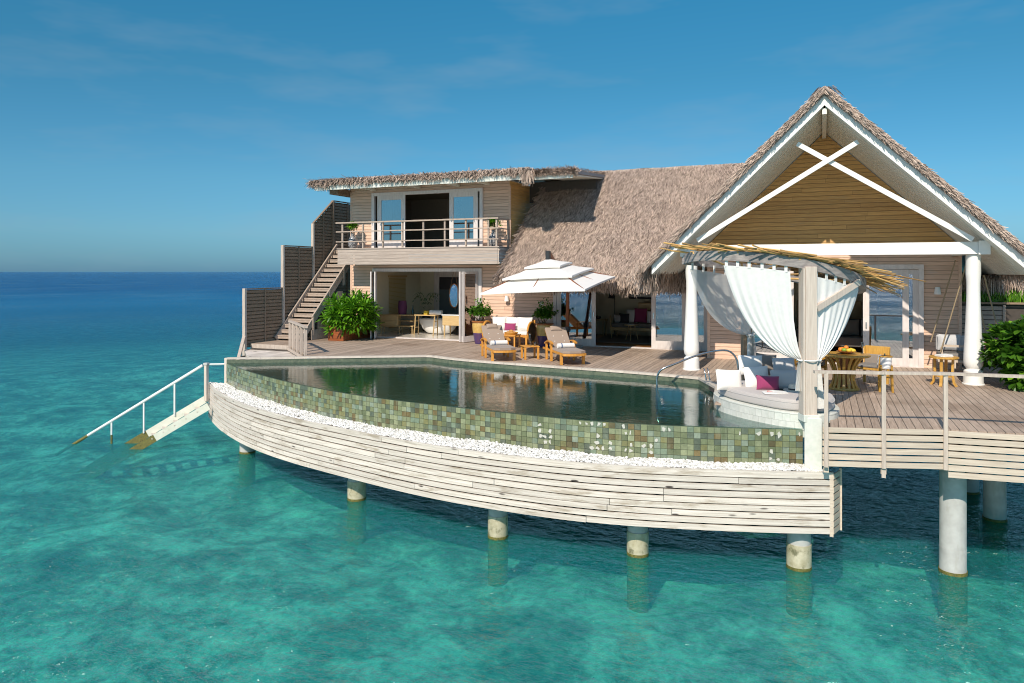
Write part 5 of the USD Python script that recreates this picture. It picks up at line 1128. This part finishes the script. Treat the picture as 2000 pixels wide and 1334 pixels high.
# curtains
def curtain(label, tops, tie, tail, n_pl, seed, mid=.35, low=.1, cm='curtain_cloth', wk=.06, tailw=.16):
    """tabbed curtain: the top edge follows the points TOPS, the cloth sweeps to the tie and hangs on as a tail"""
    t = thing('curtain', label, 'curtain', 'white curtains of the pergola'); tops = spline(np.array(tops), 64) if len(tops) > 2 else np.linspace(tops[0], tops[1], 64); tie, tail = np.array(tie), np.array(tail); g = np.random.default_rng(seed)
    u = np.linspace(0, 1, 64); ax = tops[-1] - tops[0]; ax[2] = 0; ax /= np.linalg.norm(ax); nm = np.cross(ax, (0, 0, 1.0)); ph = g.uniform(0, 6)
    rows = []; vs = np.linspace(0, 1, 34)
    for v in vs:
        K = tie + ax * (u[:, None] - .5) * wk; sag = tops * (1 - mid) + K * mid; sag[:, 2] = K[:, 2] + (tops[:, 2] - K[:, 2]) * low
        P = (1 - v) ** 2 * tops + 2 * v * (1 - v) * sag + v ** 2 * K
        amp = (.010 * (1 - v) + .02 * v ** 2) * (.35 + .65 * min(1, v * 4)); P = P + nm * (amp * (np.sin(u * n_pl * 2 * PI + ph + v * 1.2) + .5 * np.sin(u * n_pl * 4.7 + 3 * v)))[:, None]; P = P + nm * (.05 * (1 - v) * min(1, v * 4) * (meshkit.fbm(P * [2.2, 2.2, 1.3], 3, seed) - .5))[:, None]; rows.append(P)
    mb = MB(); mb.grid(np.stack(rows, 0)); mb.build('cloth', cm, t, smooth=True)
    rows = []
    for v in np.linspace(0, 1, 12):
        c = tie + (tail - tie) * v; w = wk + (tailw - wk) * v ** .6; P = c + ax * ((u[:, None] - .5) * w); P = P + nm * (.03 * np.sin(u * n_pl * 2 * PI + ph))[:, None]; rows.append(P)
    mb = MB(); mb.grid(np.stack(rows, 0)); mb.build('tail', cm, t, smooth=True)
    m = MB(); q = np.linspace(0, 2 * PI, 14)[:-1]; m.tube(tie + np.stack([(wk * .5 + .03) * np.cos(q) * ax[0] + .05 * np.sin(q) * nm[0], (wk * .5 + .03) * np.cos(q) * ax[1] + .05 * np.sin(q) * nm[1], .01 * np.sin(q * 3)], 1), .014, 6, True); m.build('tie_cord', 'cushion_white', t, smooth=True)
    for k in range(6):   # hanging tabs
        f = (k + .3) / 5.6; a = tops[int(f * 63)]; MB().box(-.025, .025, -.008, .008, -.02, .13, R=np.stack([ax, nm, (0, 0, 1.0)], 1), at=a).build('tab', 'curtain_cloth', t)
    return t
r_at = lambda s, dz=-.17, k=.97: ring(s, k) + [0, 0, dz]
Bk = np.r_[P2, 4.72]
tieP1 = np.r_[P1 - rr * .13 + tw * .0, 3.27]
tieP2 = np.r_[P2 + tw * .13 + rr * .03, 3.46]
Lp = r_at(-.92)
curtain('sheer white curtain tied to the brown back post', [Lp - [0, 0, .02], Lp * .5 + (Bk + np.r_[tw * .12 - rr * .02, -.12]) * .5, Bk + np.r_[tw * .12 + rr * .02, -.12]], tieP2, tieP2 + [.03, 0, -.72], 7, 3, mid=.25, wk=.1, tailw=.3, cm='sheer_cloth')
curtain('white curtain hanging left of the bleached front post', [r_at(-.52), r_at(-.3), r_at(-.06)], tieP1, np.r_[P1 - rr * .15, 2.75], 7, 4, mid=.3, wk=.08)
curtain('white curtain swept back from the right to the front post', [r_at(.1), r_at(.32), r_at(.56)], np.r_[P1 + rr * .14, 3.27], np.r_[P1 + rr * .2, 2.46], 7, 5, mid=.35, low=.2, wk=.07, tailw=.13)
curtain('short sheer curtain behind the brown back post', [Bk + np.r_[rr * .12 - tw * .08, -.15], Bk + np.r_[rr * .55 - tw * .02, -.25]], tieP2 + np.r_[rr * .04 - tw * .03, .02], tieP2 + [.08, 0, -.6], 6, 6, mid=.3, wk=.08, cm='sheer_cloth')
MB().tube(np.r_[P1, 3.27] + np.stack([.15 * np.cos(q) for q in [np.linspace(0, 2 * PI, 17)[:-1]]] + [.15 * np.sin(q) for q in [np.linspace(0, 2 * PI, 17)[:-1]]] + [np.zeros(16)], 1), .012, 6, True).build('tie_cord', 'cushion_white', pg, smooth=True)

# ---------------------------------------------------------------- dining group
tcx, tcy = .42, 16.95
dt = thing('dining_table', 'round golden teak table on a flared slatted pedestal', 'dining table', None, (tcx, tcy, 2.25))
MB().lathe([(.3, .70), (.5, .705), (.52, .72), (.52, .74), (.5, .75), (.01, .75)], n=40).build('table_top', 'gold_teak', dt, smooth=40)
MB().lathe([(.30, 0), (.31, .02), (.30, .05), (.2, .06)], n=32).build('base_ring', 'gold_teak', dt, smooth=40)
for k in range(16):
    a = k * 2 * PI / 16; q = np.linspace(0, 1, 8); rd = .27 - .36 * q + .48 * q ** 2; pts = np.stack([rd * math.cos(a), rd * math.sin(a), .05 + q * .655], 1); mb = MB()
    for i in range(7): mb.bar(pts[i], pts[i + 1], .055, .022, up=(math.cos(a), math.sin(a), .2), ext=.004)
    mb.build('pedestal_slat', 'gold_teak', dt)
MB().lathe([(.07, .05), (.06, .35), (.1, .7)], n=12).build('core', 'copper', dt, smooth=40)
fbw = thing('fruit_bowl', 'shallow brown bowl of oranges and bananas on the dining table', 'fruit bowl', None, (tcx + .05, tcy, 3.0)); MB().lathe([(.06, 0), (.08, .01), (.2, .06), (.19, .065), (.07, .02)], n=24).build('bowl_body', 'rust_glaze', fbw, smooth=40)
for k, (x, y, z, m, nm) in enumerate(((-.11, 0, .09, 'orange_fruit', 'orange'), (.0, .03, .13, 'orange_fruit', 'orange'), (-.04, -.06, .09, 'green_fruit', 'lime'), (.09, .03, .09, 'yellow_fruit', 'lemon'), (.13, -.03, .08, 'yellow_fruit', 'lemon'), (.05, -.07, .085, 'yellow_fruit', 'lemon'), (-.08, .07, .09, 'orange_fruit', 'orange'))):
    o = thing(nm, ['orange at the left rim of the fruit bowl', 'orange on top of the heap in the fruit bowl', 'green lime at the front of the fruit bowl', 'yellow fruit at the back right of the fruit bowl', 'yellow fruit at the right rim of the fruit bowl', 'yellow fruit at the front of the fruit bowl beside the lime', 'orange at the back left of the fruit bowl'][k], 'fruit', {'orange': 'oranges in the fruit bowl', 'lemon': 'yellow fruits in the fruit bowl', 'lime': None}[nm])
    m_ = MB(); m_.ball((tcx + .05 + x, tcy + y, 3.0 + z), .05 if nm == 'orange' else (.055, .042, .04), 2); m_.build('peel', m, o, smooth=True)
for x, y, lb in ((-.3, -.05, 'champagne glass left of the fruit bowl on the dining table'), (.36, .12, 'champagne glass right of the fruit bowl on the dining table')):
    o = thing('champagne_glass', lb, 'glass', 'champagne glasses on the dining table', (tcx + x, tcy + y, 3.0)); MB().lathe([(.035, 0), (.034, .004), (.006, .01), (.005, .1), (.02, .13), (.03, .19), (.026, .25), (.024, .25), (.027, .19), (.003, .11)], n=14).build('glass_body', 'drinking_glass', o, smooth=50)
def chair(label, x, y, rz):
    t = thing('dining_chair', label, 'chair', 'chairs at the round dining table', (x, y, 2.25), rz)
    for sx in (-1, 1):
        MB().bar((sx * .27, -.24, 0), (sx * .26, -.24, .62), .045, .05, up=(0, 1, 0)).build('front_leg', 'gold_teak', t); MB().bar((sx * .25, .26, 0), (sx * .26, .30, .80), .045, .05, up=(0, 1, 0)).build('back_leg', 'gold_teak', t)
        MB().rbox(sx * .265 - .03, sx * .265 + .03, -.27, .30, .61, .645, .01).build('arm_rest', 'gold_teak', t)
        MB().bar((sx * .265, -.1, .4), (sx * .265, .05, .61), .02, .1, up=(1, 0, 0)).build('arm_strut', 'gold_teak', t)
    MB().rbox(-.26, .26, -.25, .27, .34, .385, .008).build('seat_frame', 'gold_teak', t); MB().rbox(-.25, .25, -.25, .25, .388, .45, .025).build('seat_cushion', 'grey_fabric', t, smooth=35)
    MB().rbox(-.27, .27, .285, .315, .56, .84, .012, R=rotx(-.06)).build('back_panel', 'gold_teak', t); MB().rbox(-.25, .25, .2, .27, .44, .66, .03, R=rotx(-.08)).build('back_cushion', 'cushion_taupe', t, smooth=35); return t
chair('golden teak armchair left of the dining table, half behind the front post', -.28, 17.75, 205)
chair('golden teak armchair with a woven back behind the dining table', 1.0, 17.95, -25)
cs = thing('wine_cooler', 'white wine cooler with a wooden rim on a four legged stand', 'wine cooler', None, (1.22, 16.95, 2.25))
for sx in (-1, 1):
    for sy in (-1, 1): MB().bar((sx * .12, sy * .12, 0), (sx * .10, sy * .10, .56), .03, .03).build('leg', 'gold_teak', cs)
MB().bar((-.1, -.1, .3), (.1, .1, .3), .02, .025).build('stretcher', 'gold_teak', cs); MB().bar((-.1, .1, .302), (.1, -.1, .302), .02, .025).build('stretcher', 'gold_teak', cs)
MB().lathe([(.095, .48), (.10, .485), (.115, .72), (.105, .72), (.09, .5)], n=24).build('bucket', 'ceramic', cs, smooth=40); MB().lathe([(.105, .72), (.125, .722), (.125, .745), (.105, .745)], n=24, cap=False).build('rim', 'gold_teak', cs, smooth=40)
nk = thing('white_napkin', 'white cloth napkin draped over the wine cooler rim', 'napkin'); P = []
for s in np.linspace(-.055, .055, 9): P.append([(1.22 - .09, 16.93 + s, 3.01), (1.22 - .135 - .01 * math.sin(s * 60), 16.93 + s, 2.99), (1.22 - .16 - .015 * math.sin(s * 50), 16.93 + s * 1.2, 2.74 + s * .3)])
MB().grid(np.array(P)).build('cloth', 'white_cloth', nk, smooth=True)
bt_ = thing('wine_bottle', 'bottle neck showing above the wine cooler', 'bottle', None, (1.2, 16.97, 2.78)); MB().lathe([(.036, 0), (.037, .1), (.03, .14), (.013, .18), (.013, .26)], n=12).build('bottle_body', 'bottle_glaze', bt_, smooth=40)
# side table and hanging sofa
sc2 = deck_at(1851, 749)
sd = thing('tall_stool_table', 'golden teak stool table with splayed legs beside the right white column', 'side table', None, (2.45, 18.35, 2.25))
MB().lathe([(.25, .60), (.29, .605), (.29, .635), (.01, .64)], n=28).build('table_top', 'gold_teak', sd, smooth=40)
for k in range(4):
    a = PI / 4 + k * PI / 2 + tf; mb = MB(); q = [(.18, .6), (.17, .3), (.2, .08), (.25, 0)]
    for (r0, z0), (r1, z1) in zip(q[:-1], q[1:]): mb.bar((r0 * math.cos(a), r0 * math.sin(a), z0), (r1 * math.cos(a), r1 * math.sin(a), z1), .045, .055, up=(-math.sin(a), math.cos(a), 0), ext=.004)
    mb.build('leg', 'gold_teak', sd)
MB().lathe([(.16, .2), (.18, .2), (.18, .225), (.16, .225)], n=20, cap=False).build('ring_stretcher', 'gold_teak', sd)
bk = thing('book_stack', 'two white books lying on the stool table by the column', 'books', None, (2.45, 18.33, 2.89), 30); MB().rbox(-.15, .15, -.1, .1, .001, .022, .003).build('lower_book', 'paper', bk); MB().rbox(-.14, .14, -.095, .095, .024, .045, .003, R=rotz(.1)).build('upper_book', 'paper', bk)
sw = thing('hanging_sofa', 'grey cushioned sofa hung on ropes behind the right white column', 'swing sofa')
hx0, hx1, hy0, hy1 = 2.55, 4.35, 20.0, 20.75
MB().rbox(hx0, hx1, hy0, hy1, 2.58, 2.64, .01).build('seat_frame', 'pale_slat', sw); MB().rbox(hx0 + .04, hx1 - .04, hy0, hy1 - .1, 2.645, 2.80, .04).build('seat_cushion', 'grey_fabric', sw, smooth=35)
MB().rbox(hx0 + .04, hx1 - .04, hy1 - .14, hy1, 2.8, 3.18, .05).build('back_cushion', 'cushion_grey', sw, smooth=35)
for k in range(7): MB().box(hx0 + .05 + k * .27, hx0 + .1 + k * .27, hy0 - .02, hy0 + .0, 2.45, 2.95 if k < 1 or k > 5 else 2.6).build('slat', 'pale_slat', sw)
MB().bar((hx0 + .1, hy0 - .03, 2.98), (hx0 + .8, hy0 - .03, 2.98), .05, .05).build('arm', 'pale_slat', sw)
for a, b in ((W(1890, 507, 19.3), W(1837, 688, 19.95)), (W(1866, 508, 20.3), W(1818, 668, 20.75)), (W(1922, 538, 19.3), W(1949, 642, 19.95)), (W(1897, 520, 20.3), W(1925, 650, 20.75))): MB().cyl(a, b, .017, n=6).build('rope', 'rope', sw, smooth=60)
cushion('grey bolster cushion at the left end of the hanging sofa', 'cushion_grey', .5, .4, .2, (2.85, 20.5, 3.02), .2)
cushion('magenta cushion on the hanging sofa seen through the shrub', 'magenta_cloth', .42, .34, .16, (3.75, 20.3, 3.02), .2)

# ---------------------------------------------------------------- beyond the right corner
nb = thing('slatted_wall', 'brown slatted privacy wall behind the right hand shrub', 'slatted wall')
ny = 22.3
for k in range(13):
    z = 2.3 + k * .12; MB().box(3.32, 4.35, ny, ny + .025, z, z + .10).build('slat', 'stair_wood', nb); MB().box(4.42, 6.5, ny + .3, ny + .325, z, z + .10).build('slat', 'stair_wood', nb)
for x, y in ((3.35, ny), (3.75, ny), (4.33, ny)): MB().box(x - .03, x + .03, y - .03, y, 2.25, 3.88).build('post', 'stair_wood', nb)
MB().box(3.3, 6.5, ny + .1, ny + .28, 2.25, 3.8).build('backing', 'dark_timber', nb); MB().box(3.28, 6.6, ny - .05, ny + .4, 3.9, 3.95).build('capping', 'screen_wood', nb)
nh = thing('neighbouring_roof', 'dark thatched eave of the low wing behind the right verge', 'thatched roof')
MB().add([(3.3, 24.0, 2.25), (8, 24.0, 2.25), (8, 24.1, 2.25), (3.3, 24.1, 2.25), (3.3, 24.0, 4.7), (8, 24.0, 4.7), (8, 24.1, 4.7), (3.3, 24.1, 4.7)], BOXF).build('wall', 'interior_dark', nh)
MB().add([(3.1, 22.6, 4.35), (9, 22.6, 4.25), (9, 25, 4.4), (3.1, 25, 4.5), (3.1, 22.6, 4.6), (9, 22.6, 4.5), (9, 25, 4.6), (3.1, 25, 4.7)], BOXF).build('roof_body', 'thatch_base', nh)
m = MB(); thatch(m, (3.1, 25, 4.72), (9, 25, 4.62), (3.1, 22.6, 4.62), (9, 22.6, 4.52), 4000, seed=61); fringe(m, (3.1, 22.6, 4.55), (9, 22.6, 4.55), 3000, seed=62, L=(.2, .4)); tag(m.build('straw', 'thatch', nh), kind='stuff')
gt = thing('roof_grass', 'bright green grass growing along the top of the slatted wall', 'grass', kind='stuff'); g = np.random.default_rng(63); n = 900
P = np.stack([g.uniform(3.3, 6.4, n), ny + g.uniform(.0, .35, n), np.full(n, 3.94)], 1); m = MB(); m.add(*blades(P, g.normal(0, .35, (n, 3)) + [0, -.1, 1], g.normal(0, .4, (n, 3)) + [0, -1.0, .2], g.uniform(.12, .36, n), np.full(n, .022))); m.build('grass_blades', 'bright_leaf', gt)

# ---------------------------------------------------------------- balcony vases
for x, lb, lb2, sd in ((on_y(689, 480, 22.85)[0], 'mottled dark vase at the left end of the balcony', 'green plant in the vase at the left end of the balcony', 71), (on_y(963, 480, 22.8)[0], 'mottled dark vase at the right end of the balcony', 'green plant in the vase at the right end of the balcony', 72)):
    v = thing('balcony_vase', lb, 'vase', 'vases on the balcony', (x, 22.85, 5.6)); MB().lathe([(.1, 0), (.17, .12), (.18, .25), (.12, .42), (.07, .5), (.085, .58), (.07, .58), (.05, .5)], n=20).build('vase_body', 'vase_glaze', v, smooth=40)
    shrub('vase_plant', lb2, 'plant', (x, 22.85, 6.42), (.2, .17, .24), (x, 22.85, 6.1), .17, .05, 'bright_leaf', 26, 8, sd, parts=100, inner=.1, stems=4, group='plants in the balcony vases')

# ---------------------------------------------------------------- bathroom interior
yb0 = YA + .13
bt = thing('bathtub', 'white egg shaped bathtub inside the open bathroom', 'bathtub', None, (-14.05, 25.5, 2.262))
n_ = 32; t_ = np.arange(n_) * 2 * PI / n_; prof_b = [(.42, .02), (.6, .05), (.8, .2), (.95, .4), (1.0, .58), (.97, .6), (.9, .56), (.7, .25), (.3, .18)]
G = np.stack([np.stack([.88 * r * np.cos(np.r_[t_, 0]), .42 * r * np.sin(np.r_[t_, 0]), np.full(n_ + 1, z)], 1) for r, z in prof_b], 0); MB().grid(G).build('tub_shell', 'ceramic', bt, smooth=60)
vn = thing('vanity', 'pale oak vanity table with a white top in the bathroom', 'vanity', None, (-12.75, 24.85, 2.262))
MB().rbox(-.62, .62, -.3, .3, .42, .80, .01).build('cabinet', 'light_oak', vn); MB().rbox(-.65, .65, -.32, .32, .802, .84, .008).build('counter', 'ceramic', vn)
for sx in (-.56, .56):
    for sy in (-.24, .24): MB().cyl((sx, sy, 0), (sx, sy, .42), .025, .04, 10).build('leg', 'light_oak', vn, smooth=50)
MB().lathe([(.1, .842), (.2, .87), (.27, .96), (.255, .96), (.18, .88), (.05, .86)], (.3, 0, 0), 24).build('basin', 'ceramic', vn, smooth=40)
MB().tube([(-.25, .05, .84), (-.25, .05, 1.02), (-.22, .0, 1.06), (-.16, -.04, 1.04)], .014, 8).build('tap', 'black_metal', vn, smooth=True)
tb = thing('bath_stool', 'narrow oak stool table beside the bathtub', 'stool', None, (-14.45, 24.75, 2.262))
MB().rbox(-.2, .75, -.16, .16, .76, .80, .008).build('top', 'light_oak', tb)
for sx in (-.15, .7):
    for sy in (-.12, .12): MB().bar((sx - .04, sy * 1.4, 0), (sx, sy, .76), .035, .035).build('leg', 'light_oak', tb)
    for z in (.3, .55): MB().bar((sx - .02, -.14, z), (sx - .02, .14, z), .025, .03).build('rung', 'light_oak', tb)
tw_ = thing('bath_towel', 'rolled grey white towel on the oak stool table', 'towel'); MB().cyl((-14.0, 24.72, 3.155), (-13.5, 24.76, 3.155), .09, n=16).build('roll', 'cushion_white', tw_, smooth=50)
sb_ = thing('soap_box', 'yellow box beside the rolled towel', 'box'); MB().rbox(-14.25, -14.09, 24.65, 24.81, 3.066, 3.22, .01).build('box_body', 'yellow_fruit', sb_)
sbd = thing('sideboard', 'low oak sideboard with drawers at the left of the bathroom', 'sideboard', None, (-15.62, 25.1, 2.262), 14)
MB().rbox(-.75, .62, -.22, .22, .28, .32, .006).build('base', 'light_oak', sbd); MB().rbox(-.77, .64, -.24, .24, .72, .76, .006).build('top', 'light_oak', sbd); MB().box(-.75, .0, -.2, .22, .322, .718).build('drawer_case', 'light_oak', sbd)
for z in (.33, .53): MB().rbox(-.73, -.02, -.225, -.205, z, z + .18, .005).build('drawer', 'light_oak', sbd)
MB().box(.0, .62, -.2, .2, .5, .52).build('shelf', 'light_oak', sbd); MB().box(.0, .62, .2, .22, .322, .718).build('back', 'interior_dark', sbd)
for sx in (-.7, .05, .58):
    for sy in (-.18, .18): MB().cyl((sx, sy, 0), (sx, sy, .28), .018, n=8).build('leg', 'light_oak', sbd)
vs = thing('purple_lantern', 'tall purple patterned lantern on the oak sideboard', 'lantern', None, (-15.5, 25.13, 3.024)); MB().lathe([(.15, 0), (.17, .08), (.18, .28), (.17, .45), (.15, .55)], n=20).build('shade', 'purple_fabric', vs, smooth=40)
dbk = thing('dark_bottle', 'dark green bottle on the right end of the sideboard', 'bottle', None, (-15.08, 25.23, 3.024)); MB().lathe([(.06, 0), (.065, .02), (.06, .16), (.022, .24), (.02, .36)], n=16).build('bottle_body', 'bottle_glaze', dbk, smooth=40)
pot_p = thing('palm_plant', 'small palm standing behind the bathtub', 'plant'); mb = MB(); g = np.random.default_rng(81)
for k in range(7):
    a = k * .95; tip = np.array([-15.25 + .55 * math.cos(a), 26.6 + .4 * math.sin(a), 3.8 - .25 * (k % 3)]); b0 = np.array([-15.25, 26.6, 3.0]); q = np.linspace(0, 1, 9)[:, None]; ctl = b0 + [(tip[0] - b0[0]) * .3, (tip[1] - b0[1]) * .3, 1.15]
    fr_ = (1 - q) ** 2 * b0 + 2 * q * (1 - q) * ctl + q ** 2 * tip
    for i in range(2, 9):
        for s in (-1, 1): V, F = leaf_geo(.22, .03); mb.add(V @ orient(np.array([math.cos(a + s * 1.1), math.sin(a + s * 1.1), -.4])).T + fr_[i], F)
mb.build('fronds', 'deep_leaf', pot_p); MB().cyl((-15.25, 26.6, 2.262), (-15.25, 26.6, 3.0), .14, .18, 16).build('pot', 'dark_fabric', pot_p, smooth=40)
bl = thing('window_blind', 'yellow slatted blind on the left bathroom wall', 'blind')
for k in range(38): MB().box(-16.515, -16.49, 25.7, 27.0, 2.4 + k * .055, 2.4 + k * .055 + .045).build('blind_slat', 'blind', bl)
MB().box(-16.515, -16.45, 25.65, 27.05, 4.5, 4.58).build('head_rail', 'light_oak', bl)
gd = thing('shower_door', 'blue grey glass shower door in a white frame at the back of the bathroom', 'glass door')
bx(gd, 'glass_panel', 'teal_panel', -15.4, -13.4, 28.0, 28.02, 2.3, 3.95); bx(gd, 'dark_panel', 'dark_fabric', -15.4, -13.4, 28.01, 28.03, 3.952, 4.5); bx(gd, 'frame_post', 'frame_paint', -15.65, -15.402, 27.97, 28.05, 2.27, 4.8); bx(gd, 'frame_post', 'frame_paint', -13.398, -13.2, 27.97, 28.05, 2.27, 4.8); bx(gd, 'frame_head', 'frame_paint', -15.4, -13.4, 27.97, 28.05, 4.502, 4.8)
for x, y, lb, sx in ((-13.2, 25.2, 'oval copper framed mirror hanging on straps, the left of two', .19), (-12.76, 25.4, 'oval copper framed mirror hanging on straps, the right of two', .2)):
    mi = thing('hanging_mirror', lb, 'mirror', 'hanging mirrors in the bathroom', (x, y, 3.8), 28); q = np.linspace(0, 2 * PI, 33)[:-1]
    MB().tube(np.stack([sx * np.cos(q), q * 0, .46 * np.sin(q)], 1), .022, 8, True).build('rim', 'copper', mi, smooth=40)
    mb = MB(); mb.add(np.vstack([[[0, 0, 0]], np.stack([(sx - .01) * np.cos(q), q * 0, .45 * np.sin(q)], 1)]), [[0, 1 + (i + 1) % 32, 1 + i] for i in range(32)]); mb.build('mirror_glass', 'mirror', mi)
    for s in (-1, 1): MB().bar((s * sx * .93, 0, .15), (0, 0, 1.08), .012, .03, up=(0, 1, 0)).build('strap', 'copper', mi)

# ---------------------------------------------------------------- living room and bedroom interior
db2 = thing('sofa_bed', 'pale oak sofa bed with a grey mattress in the living room', 'sofa bed', None, (-5.9, 26.7, 2.262))
MB().rbox(-1.35, 1.2, -.45, .45, .3, .42, .01).build('frame', 'light_oak', db2); MB().rbox(-1.3, 1.18, -.43, .43, .422, .58, .04).build('mattress', 'grey_fabric', db2, smooth=35)
for sx in (-1.3, 1.15):
    for sy in (-.4, .4): MB().cyl((sx, sy, 0), (sx, sy, .3), .02, .035, 8).build('leg', 'light_oak', db2)
MB().bar((-1.33, -.4, .42), (-1.33, -.4, .85), .05, .05).build('arm_post', 'light_oak', db2); MB().rbox(-.5, 1.2, .45, .5, .42, 1.3, .02).build('head_board', 'light_oak', db2)
for x, z, m, w, h, lb in ((-1.12, .72, 'cushion_grey', .34, .3, 'round grey pillow at the left end of the sofa bed'), (-.9, .74, 'dark_fabric', .4, .36, 'dark pillow near the left end of the sofa bed'), (-.62, .82, 'cushion_white', .44, .5, 'white pillow on the sofa bed'), (-.28, .86, 'magenta_cloth', .48, .54, 'plum pillow on the sofa bed behind the little round table'), (.04, .8, 'cushion_white', .2, .46, 'narrow white bolster on the sofa bed'), (.34, .86, 'magenta_cloth', .5, .52, 'plum pillow at the right end of the sofa bed')):
    cushion(lb, m, w, h, .16, (-5.9 + x, 26.6 + .1 * (m == 'cushion_white'), 2.262 + z), .2, 0, 0, 'pillows on the sofa bed', 'pillow')
rs = thing('round_stool', 'little round oak table on three legs in front of the sofa bed', 'side table', None, (-6.3, 25.7, 2.262))
MB().cyl((0, 0, .55), (0, 0, .58), .26, n=24).build('top', 'light_oak', rs, smooth=40)
for k in range(3): a = k * 2 * PI / 3 + .6; MB().cyl((.12 * math.cos(a), .12 * math.sin(a), .55), (.26 * math.cos(a), .26 * math.sin(a), 0), .02, .015, 8).build('leg', 'light_oak', rs)
bk2 = thing('white_notebook', 'white notebook on the little round oak table', 'book'); MB().rbox(-6.42, -6.2, 25.62, 25.78, 2.845, 2.865, .003).build('cover', 'paper', bk2)
cp = thing('carpet', 'grey woven carpet on the living room floor', 'carpet'); MB().rbox(-7.6, -3.6, 24.7, 27.4, 2.263, 2.28, .005).build('pile', 'carpet', cp)
fl = thing('floor_lamp', 'dark standing reading lamp behind the sofa bed', 'lamp', None, (-7.35, 27.3, 2.262)); MB().cyl((0, 0, 0), (0, 0, .03), .14, n=16).build('foot', 'black_metal', fl); MB().cyl((0, 0, .03), (0, 0, 1.55), .014, n=8).build('stand', 'black_metal', fl); MB().lathe([(.05, 1.75), (.1, 1.55), (.14, 1.45)], (-.12, 0, 0), 16, cap=False).build('shade', 'dark_fabric', fl, smooth=40); MB().cyl((0, 0, 1.55), (-.12, 0, 1.75), .012, n=8).build('arm', 'black_metal', fl)
ds = thing('corner_table', 'small dark wooden table with a dark bowl in the living room corner', 'table', None, (-8.0, 27.3, 2.262)); MB().rbox(-.3, .3, -.25, .25, .6, .64, .006).build('top', 'light_oak', ds); MB().lathe([(.05, .64), (.12, .72), (.1, .74)], n=14).build('bowl', 'dark_fabric', ds)
for sx in (-.25, .25):
    for sy in (-.2, .2): MB().bar((sx, sy, 0), (sx, sy, .6), .04, .04).build('leg', 'light_oak', ds)
pic = thing('framed_picture', 'black framed picture with a white mount on the living room wall', 'picture'); MB().box(-6.95, -5.2, 27.95, 27.985, 3.68, 4.78).build('picture_frame', 'dark_fabric', pic); MB().box(-6.88, -5.27, 27.94, 27.952, 3.75, 4.71).build('mount', 'paper', pic); MB().box(-6.74, -5.41, 27.934, 27.942, 3.86, 4.6).build('image', 'picture_art', pic)
bs = thing('bedroom_sofa', 'dark sofa with patterned cushions inside the bedroom doors', 'sofa', None, (.75, 24.6, 2.262)); MB().rbox(-1.2, 1.2, -.4, .4, .2, .5, .05).build('seat', 'grey_fabric', bs, smooth=35); MB().rbox(-1.2, 1.2, .35, .55, .2, 1.0, .05).build('back', 'dark_fabric', bs, smooth=35)
for x, m, lb in ((-.5, 'cushion_taupe', 'dim taupe cushion at the left of the bedroom sofa'), (.05, 'cushion_taupe', 'dim taupe cushion in the middle of the bedroom sofa'), (.6, 'cushion_grey', 'dim grey cushion at the right of the bedroom sofa')): cushion(lb, m, .5, .5, .18, (.75 + x, 24.75, 3.02), .2, 0, 0, 'cushions on the bedroom sofa')
bd = thing('bed', 'bed with a white pillow deep in the dim bedroom', 'bed', None, (.2, 26.2, 2.262)); MB().rbox(-1, 1, -.6, .7, .2, .6, .06).build('mattress', 'grey_fabric', bd, smooth=35); MB().rbox(-1, 1, .7, .78, .2, 1.5, .02).build('head_board', 'light_oak', bd); m = MB(); m.pillow(.7, .45, .2); m.move(rotx(-.5), (.1, .5, .85)); m.build('pillow', 'cushion_white', bd, smooth=True)
